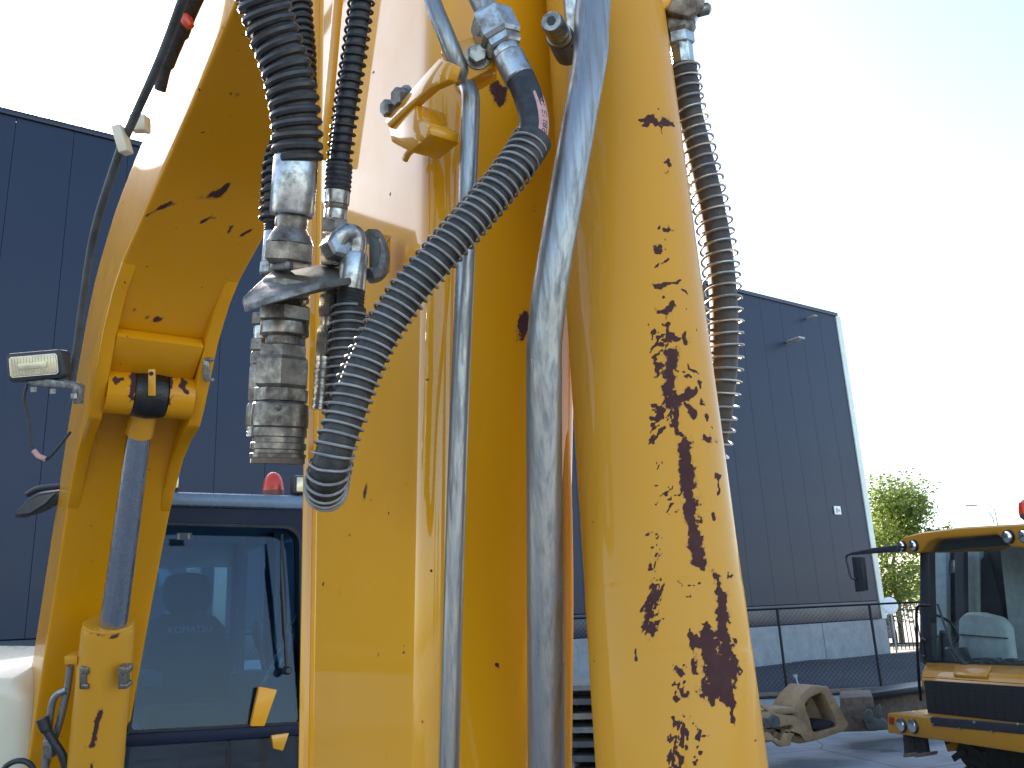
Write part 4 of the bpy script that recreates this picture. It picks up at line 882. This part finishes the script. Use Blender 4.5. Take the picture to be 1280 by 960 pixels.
# machine platform below the cab and the pale engine side cover
pm_ = (Lc + Rc) / 2 - FW * .95
obj('platform', MB().box(pm_ - LW * .55 + Z * .78, (LW, FW, Z), (2.2, 2.3, .32)), M['cabdark'], ex, bevel=.03)
trk = MB()
for s in (-1.35, .35):
    c = pm_ + LW * s; trk.prism([c + FW * x + Z * z - LW * .2 for x, z in ((-1.2, .05), (1.2, .05), (1.45, .3), (1.3, .58), (-1.3, .58), (-1.45, .3))], LW * .42)
    obj('track', trk, M['tyre'], ex, bevel=.04); trk = MB()
sc0 = atd(-30, 930, 3.75)
obj('side_cover', MB().prism([atd(x, y, 3.9) for x, y in ((-190, 852), (6, 853), (25, 861), (34, 882), (36, 960), (33, 1080), (-190, 1080))], (CF * .6)), M['cream'], ex, bevel=.07, seg=5)
obj('cover_shelf', MB().prism([atd(x, y, 4.3) for x, y in ((-190, 856), (44, 848), (44, 1080), (-190, 1080))], CF * .4), M['cream'], ex, bevel=.03)

# ================================================================== OCHRE MACHINE ON THE RIGHT
L2 = V((.31, -.95, 0)).normalized(); N2 = V((-.95, -.31, 0)).normalized()
lb0 = at(1110, 900, 10.3)
def fp(px, py, off=0.): return onp(px, py, lb0 - N2 * off, N2)
ldb = V((lb0.x, lb0.y, 0)) + L2 * .9 - N2 * 1.2
ld = thing('dump_truck', ldb, 'ochre construction truck with round lamps, black grille and glazed cab at right edge', 'dump truck')
def poly(pts, off): return [fp(x, y, off) for x, y in pts]
LWID = 2.05                                      # width of the machine along L2
def wide(px, py, off, w): return fp(px, py, off) + L2 * w
bl_t, bl_b = fp(1109, 891), fp(1109, 916)
bump_ = obj('bumper', MB().prism([bl_t, bl_t + L2 * LWID, V((bl_b.x, bl_b.y, bl_b.z)) + L2 * LWID, bl_b], -N2 * .55), M['loader'], ld, bevel=.018)
obj('bumper_insert', MB().prism(poly([(1162, 896), (1330, 910), (1330, 923), (1164, 907)], -.012), -N2 * .05), M['black'], ld, bevel=.008)
for x in (1127, 1141.5):
    hl = fp(x, 906.5 + (x - 1127) * .08, -.004)
    o = obj('headlight', MB().lathe(hl - N2 * .02, hl + N2 * .02, [(0, .078), (.5, .078), (1, .066)], 24), M['black'], ld)
    obj('lens', MB().lathe(hl + N2 * .012, hl + N2 * .032, [(0, .064), (.5, .062), (.85, .045), (1, .02)], 24), M['reflector'], o)
obj('marker_lamp', MB().prism(poly([(1111, 896), (1117, 897), (1117, 906), (1111, 905)], -.006), -N2 * .02), M['redlens'], ld, bevel=.004)
g0 = [(1156, 852), (1290, 861), (1292, 905), (1162, 893)]
gr = obj('grille', MB().prism(poly(g0, .32), -N2 * .05), M['black'], ld, bevel=.01)
ga, gb_, gc, gd = poly(g0, .315)
for k in range(1, 13): obj('grille_bar', MB().bar(ga.lerp(gd, k / 13), gb_.lerp(gc, k / 13), .012, .02, N2), M['black_matt'], gr)
for k in range(1, 12): obj('grille_bar', MB().bar(ga.lerp(gb_, k / 12), gd.lerp(gc, k / 12), .012, .014, N2), M['black_matt'], gr)
nose = [(1152, 848), (1300, 858), (1300, 918), (1160, 897)]
obj('nose_panel', MB().prism(poly(nose, .36), -N2 * .6), M['loader'], ld, bevel=.02)
bn = MB().loft([[fp(1152, 850, .34), fp(1310, 860.5, .34), fp(1310, 868, .34), fp(1152, 858, .34)], [fp(1153, 838, .48), fp(1310, 845, .48), fp(1310, 860, .48), fp(1154, 856, .48)], [fp(1158, 827, .95), fp(1310, 832.5, .95), fp(1310, 850, .95), fp(1158, 850, .95)]])
obj('bonnet', bn, M['loader'], ld, bevel=.012)
obj('bonnet_recess', MB().prism([fp(1192, 846, .40), fp(1234, 849, .40), fp(1240, 836, .62), fp(1195, 834, .62)], Z * .03), M['loader'], ld, bevel=.006)
ws = [(1156, 676), (1320, 655), (1320, 832), (1158, 826)]
obj('windscreen', MB().prism(poly(ws, .93), -N2 * .008), M['glass2'], ld)
obj('front_pillar', MB().prism(poly([(1150, 690), (1156, 676), (1161, 690), (1163, 828), (1154, 828)], .92), -N2 * .1), M['black'], ld, bevel=.01)
obj('windscreen_edge', MB().bar(fp(1156, 829, .92), fp(1320, 835, .92), .03, .03, N2), M['black_matt'], ld)
rf = [(1121, 678), (1128, 671), (1152, 665), (1200, 659), (1252, 656), (1330, 652), (1330, 690), (1275, 685), (1262, 684), (1246, 668), (1170, 674), (1160, 678), (1150, 691), (1138, 692), (1124, 690)]
roof = obj('roof', MB().prism(poly(rf, .80), -N2 * 1.3), M['loader'], ld, bevel=.03, seg=3)
for x, y, r in ((1128.5, 682.5, .062), (1143, 682, .066), (1261.5, 671, .068), (1282, 670, .068)):
    c = fp(x, y, .80); o = obj('roof_lamp', MB().lathe(c - N2 * .03, c + N2 * .03, [(0, r * 1.1), (.6, r * 1.1), (1, r)], 22), M['black'], ld)
    obj('lens', MB().lathe(c + N2 * .02, c + N2 * .045, [(0, r * .88), (.5, r * .86), (1, r * .5)], 22), M['reflector'], o)
c = fp(1284, 634, 1.1); o = obj('beacon', MB().lathe(c - Z * .07, c + Z * .08, [(0, .09), (.3, .09), (.8, .075), (1, .04)], 20), M['orange'], ld)
obj('beacon_base', MB().lathe(c - Z * .22, c - Z * .07, [(0, .05), (.5, .05), (.8, .09), (1, .09)], 16), M['grimgrey'], o)
obj('antenna', MB().sweep(crom([fp(1243, 656, .9), fp(1241, 648, .9), fp(1236, 640, .9)], 4), .006, 6), M['black'], ld)
mi = obj('mirror_arm', MB().prism(poly([(1122, 681), (1122, 690), (1090, 692), (1062, 694), (1062, 691), (1090, 685)], .6), -N2 * .05), M['black'], ld, bevel=.008)
obj('mirror_rod', MB().sweep(crom([fp(x, y, .6) for x, y in ((1064, 692), (1058, 696), (1060, 708), (1064, 722), (1070, 724))], 5), .014, 8), M['black'], mi)
obj('mirror_head', MB().prism(poly([(1064, 696), (1077, 696), (1081, 738), (1069, 740)], .62), -N2 * .06), M['black'], mi, bevel=.012)
obj('hand_rail', MB().sweep(crom([fp(x, y, .75) for x, y in ((1164, 757), (1152, 757), (1146, 762), (1146, 790), (1148, 840), (1151, 876))], 6), .017, 8), M['fence'], ld)
obj('side_handle', MB().sweep(crom([fp(x, y, .9) for x, y in ((1158, 801), (1152, 800), (1151, 818), (1157, 821))], 5), .016, 8), M['black'], ld)
for x in (1136, 1150):
    st_ = obj('step_hanger', MB().prism(poly([(x - 8, 916), (x + 5, 918), (x + 9, 943), (x - 6, 945)], .2), -N2 * .05), M['tyre'], ld, bevel=.008)
    obj('step_tread', MB().prism(poly([(x - 7, 942), (x + 9, 940), (x + 9, 944), (x - 7, 947)], .16), -N2 * .14), M['rustblock'], st_, bevel=.004)
wc_ = lb0 - N2 * 1.15 + L2 * .25; wz = .66
def wheel(lat):
    c = V((wc_.x, wc_.y, wz)) + L2 * lat
    o = obj('wheel', MB().lathe(c, c + L2 * .5, [(0, .40), (.02, .54), (.12, .63), (.3, .65), (.7, .65), (.88, .63), (.98, .54), (1, .40)], 40), M['tyre'], ld)
    tr = MB()
    for k in range(22):
        a = 2 * math.pi * k / 22
        for s in (0, 1):
            a2 = a + s * math.pi / 22; d = Z * math.cos(a2) + N2 * math.sin(a2); tn = Z * -math.sin(a2) + N2 * math.cos(a2)
            tr.box(c + L2 * (.13 + s * .24) + d * .66, ((L2 + tn * (.5 if s else -.5)).normalized(), tn, d), (.26, .07, .05))
    t_ = obj('tyre_lugs', tr, M['tyre'], o); t_['kind'] = 'stuff'
    obj('rim', MB().lathe(c - L2 * .01, c + L2 * .1, [(0, .36), (.5, .40), (1, .40)], 24), M['loader'], o)
wheel(.0); wheel(1.15)
obj('axle_mount', MB().prism(poly([(1180, 927), (1196, 929), (1192, 938), (1184, 940)], .5), -N2 * .3), M['loader'], ld, bevel=.01)
obj('chassis', MB().box(V((ldb.x, ldb.y, .95)) - N2 * 1.3 + L2 * .1, (L2, N2, Z), (1.0, 3.4, .4)), M['black'], ld, bevel=.02)
# cab interior and back
cbw = lambda px, py, off: fp(px, py, off)
obj('cab_back', MB().prism(poly([(1150, 684), (1340, 670), (1340, 830), (1150, 828)], 2.3), -N2 * .05), M['cabin_grey'], ld)
obj('rear_pillar', MB().prism(poly([(1168, 690), (1182, 688), (1184, 826), (1172, 826)], 2.15), -N2 * .08), M['cloth'], ld, bevel=.01)
obj('rear_pillar', MB().prism(poly([(1208, 686), (1224, 684), (1224, 826), (1210, 826)], 2.1), -N2 * .08), M['cloth'], ld, bevel=.01)
obj('rear_screen', MB().prism(poly([(1226, 700), (1236, 690), (1252, 760), (1252, 800), (1226, 800)], 2.12), -N2 * .02), M['black'], ld)
obj('rear_panel', MB().prism(poly([(1250, 684), (1340, 676), (1340, 826), (1266, 826)], 2.15), -N2 * .05), M['cloth'], ld)
obj('cab_floor', MB().prism([fp(1160, 829, .95), fp(1330, 836, .95), fp(1330, 834, 2.2), fp(1172, 829, 2.2)], -Z * .1), M['cabin'], ld)
obj('rear_pillar', MB().prism(poly([(1192, 688), (1204, 687), (1206, 826), (1196, 826)], 1.9), -N2 * .08), M['cabin'], ld, bevel=.01)
obj('seat', MB().prism(poly([(1196, 774), (1206, 765), (1226, 766), (1248, 772), (1258, 784), (1264, 832), (1196, 830)], 1.55), -N2 * .14), M['cloth'], ld, bevel=.05, seg=3)
obj('seat_seam', MB().bar(fp(1198, 793, 1.54), fp(1260, 798, 1.54), .014, .014, N2), M['black_matt'], ld)
obj('steering_column', MB().sweep([fp(1172, 826, 1.2), fp(1178, 800, 1.25), fp(1180, 790, 1.25)], .05, 10), M['black'], ld)
obj('steering_wheel', MB().sweep([fp(1178, 786, 1.25) + (L2 * math.cos(a) + (N2 * .5 + Z * .8).normalized() * math.sin(a)) * .2 for a in [2 * math.pi * k / 24 for k in range(25)]], .016, 8, False), M['black'], ld)
obj('wiper', MB().sweep(crom([fp(x, y, .88) for x, y in ((1172, 755), (1182, 785), (1192, 812), (1204, 828), (1224, 843))], 6), [.015] * 12 + [.03] * 13, 8), M['black'], ld)

for x, y in ((1166, 905), (1200, 911), (1240, 914.5), (1163, 897), (1218, 903), (1272, 905)):
    c = fp(x, y, -.016); obj('bolt', MB().lathe(c, c + N2 * .012, [(0, .014), (1, .012)], 6), M['zinc'], ld)
obj('dashboard', MB().prism(poly([(1166, 829), (1178, 812), (1188, 810), (1194, 826), (1260, 829), (1320, 830), (1320, 836), (1166, 832)], 1.05), -N2 * .25), M['black'], ld, bevel=.015)
obj('monitor', MB().prism(poly([(1176, 798), (1187, 797), (1188, 808), (1178, 809)], 1.1), -N2 * .04), M['black'], ld, bevel=.006)
obj('sun_visor', MB().prism(poly([(1162, 678), (1320, 662), (1320, 676), (1162, 690)], 1.0), -N2 * .02), M['cabin_grey'], ld)
obj('inner_mirror', MB().prism(poly([(1186, 700), (1192, 700), (1192, 716), (1186, 716)], 1.05), -N2 * .02), M['zinc'], ld, bevel=.004)
obj('bonnet_seam', MB().bar(fp(1154, 846.5, .335), fp(1310, 857, .335), .006, .006, N2), M['black_matt'], ld)
obj('grille_frame', MB().ringprism(poly([(1154.5, 850.5), (1292, 859.5), (1294, 907), (1160, 894.5)], .312), poly([(1157.5, 853.5), (1289, 862.5), (1291, 903.5), (1163, 891.5)], .312), -N2 * .03), M['black_matt'], gr)

# ================================================================== THINGS ON THE GROUND
def gp(px, py, Y): return at(px, py, Y)
# beige cast hitch pieces
HY = 12.3; hd = V((-.25, .97, 0)).normalized()
hb_ = at(1000, 905, HY); hb_.z = 0
def hpl(pts, Y=HY): return [at(x, y, Y) for x, y in pts]
sh = thing('excavator_bucket', hb_, 'beige hollow cast bucket lying on the concrete beside the brown block', 'excavator bucket')
o8 = [(992, 884), (1002, 868), (1014, 857), (1036, 858), (1048, 880), (1062, 906), (1056, 914), (1020, 926), (1000, 930), (986, 926), (996, 908), (990, 896)]
i8 = [(1007, 880), (1013, 872), (1027, 866), (1031, 870), (1040, 888), (1048, 907), (1044, 909), (1028, 913), (1020, 916), (1016, 913), (1013, 900), (1009, 890)]
shell = obj('shell', MB().ringprism(hpl(o8), hpl(i8), hd * .55), M['beige'], sh, bevel=.02)
obj('back_plate', MB().prism([p + hd * .34 for p in hpl(i8)], hd * .06), M['beige'], sh)
rp = at(1020, 882, HY) + hd * .33; obj('pin_hole', MB().lathe(rp - hd * .03, rp, [(0, .05), (1, .06)], 16), M['grease'], sh)
obj('soil', MB().prism([p + hd * .02 for p in hpl([(1014, 912), (1020, 902), (1030, 900), (1042, 901), (1047, 907), (1030, 913)])], hd * .3), M['gravel'], sh, bevel=.03)
hk = thing('quick_hitch', at(965, 935, 12.0) * V((1, 1, 0)).x if False else V((at(965, 935, 12).x, 12, 0)), 'beige cast quick hitch with open hooks lying next to the bucket', 'quick hitch')
ho = [(940, 898), (950, 892), (962, 890), (975, 893), (992, 895), (1004, 902), (1012, 912), (1018, 922), (1010, 928), (1000, 918), (994, 916), (990, 922), (988, 932), (976, 934), (966, 926), (940, 924)]
hi = [(948, 912), (954, 910), (962, 909), (972, 909), (982, 907), (988, 906), (992, 908), (990, 912), (984, 912), (981, 914), (980, 916), (978, 920), (976, 926), (970, 925), (962, 916), (948, 914)]
obj('hook_plate', MB().ringprism(hpl(ho, 12.0), hpl(hi, 12.0), hd * .09), M['beige'], hk, bevel=.01)
obj('hook_plate', MB().ringprism([p + hd * .45 for p in hpl(ho, 12.0)], [p + hd * .45 for p in hpl(hi, 12.0)], hd * .09), M['beige'], hk, bevel=.01)
bp_ = at(968, 902, 12.0); obj('cross_tube', MB().lathe(bp_ - hd * .02, bp_ + hd * .56, [(0, .07), (.03, .085), (.97, .085), (1, .07)], 18), M['grimgrey'], hk)
bp_ = at(957, 903, 12.0); obj('bush', MB().lathe(bp_ - hd * .03, bp_ + hd * .02, [(0, .05), (1, .06)], 16), M['grimgrey'], hk)
obj('top_plate', MB().prism(hpl([(936, 893), (952, 887), (990, 884), (1000, 890), (976, 894), (950, 893)], 12.1), hd * .5), M['beige'], hk, bevel=.015)
obj('lock_bar', MB().bar(at(950, 880, 12.1), at(966, 892, 12.0), .04, .03), M['beige'], hk, bevel=.006)
rt = thing('concrete_block', V((at(1080, 915, 13.2).x, 13.2, 0)), 'rusty brown block behind the beige bucket', 'block')
obj('block_body', MB().prism([at(x, y, 13.2) for x, y in ((1050, 872), (1091, 870), (1097, 914), (1050, 915))], V((.35, 1.0, 0))), M['rustblock'], rt, bevel=.02)
gb2 = thing('steel_beam', V((at(1125, 905, 13.8).x, 13.8, 0)), 'long dark rusted beam lying behind the truck bumper', 'beam')
obj('beam_body', MB().prism([at(x, y, 13.9) for x, y in ((1092, 868), (1172, 856), (1172, 905), (1092, 908))], V((.1, .5, 0))), M['rustblock'], gb2, bevel=.02)
obj('flange', MB().prism([at(x, y, 13.75) for x, y in ((1090, 866), (1172, 855), (1172, 863), (1090, 875))], V((.1, .7, 0))), M['grease'], gb2, bevel=.015)
bd_ = thing('clamp_pads', V((at(1088, 900, 12.9).x, 12.9, 0)), 'two dark oval iron pads leaning on the rusty block', 'iron clamp')
for x, y, rx, ry in ((1086, 895, 5.5, 8.5), (1099, 891, 4, 10)):
    obj('pad', MB().prism([at(x + rx * math.cos(a), y + ry * math.sin(a), 12.95 + (x - 1084) * .01) for a in [2 * math.pi * k / 16 for k in range(16)]], V((.02, .06, 0))), M['grimgrey'], bd_, bevel=.012)
obj('link', MB().prism([at(x, y, 13.05) for x, y in ((1080, 900), (1105, 898), (1118, 912), (1086, 914))], V((.03, .2, 0))), M['grimgrey'], bd_, bevel=.02)
rdp = ground(1004, 872); pr_ = thing('marker_rod', rdp, 'thin grey leaning rod with a round cap standing in the dark gravel', 'rod')
rp1 = at(994, 845, rdp.y + .1); obj('rod', MB().sweep([rdp, rp1], .018, 8), M['lampgrey'], pr_); obj('cap', MB().lathe(rp1 - Z * .03, rp1 + Z * .03, [(0, .05), (1, .05)], 12), M['lampgrey'], pr_)
# timber stack seen between arm and cylinder
tY = 8.6; t0_ = at(690, 853, tY); ts = thing('timber_stack', V((t0_.x + .4, tY, 0)), 'stack of weathered grey timber seen between the arm and the cylinder', 'timber stack')
td = V((.25, .97, 0)).normalized(); tp = V((.97, -.25, 0)); rnd = random.Random(4); z_ = 0.; pmd = None; pmb = None
mats_w = [M['wood'], M['wood_dark'], M['wood_warm']]; lib = {}
def timber(nm, ln_, dp, ht, c, k):
    key = (nm, k)
    if key not in lib:
        o = obj(nm, MB().box(V((0, 0, 0)), (tp, td, Z), (ln_, dp, ht)), mats_w[k], None, bevel=.005, seg=1); lib[key] = o.data; COL.objects.unlink(o)
    else: o = bpy.data.objects.new(nm, lib[key])
    o.location = c; o.rotation_euler = (rnd.uniform(-.012, .012), rnd.uniform(-.008, .008), rnd.uniform(-.035, .035)); link(o, ts)
b0_ = V((t0_.x, tY, 0))
while z_ < t0_.z - .09:
    for k in range(5):
        timber('plank', 1.12, .19, .05, b0_ + tp * (.5 + rnd.uniform(-.09, .09)) + td * (k * .21 + rnd.uniform(-.03, .03)) + Z * (z_ + .027), rnd.choice((0, 0, 1, 2)))
    z_ += .056
    for k in range(3): timber('bearer', .10, 1.0, .062, b0_ + tp * (.08 + k * .40 + rnd.uniform(-.05, .05)) + td * (.42 + rnd.uniform(-.06, .06)) + Z * (z_ + .032), rnd.choice((1, 1, 0)))
    z_ += .066
for k in range(5): timber('plank', 1.12, .19, .05, b0_ + tp * (.5 + rnd.uniform(-.09, .09)) + td * (k * .21) + Z * (z_ + .027), 0)
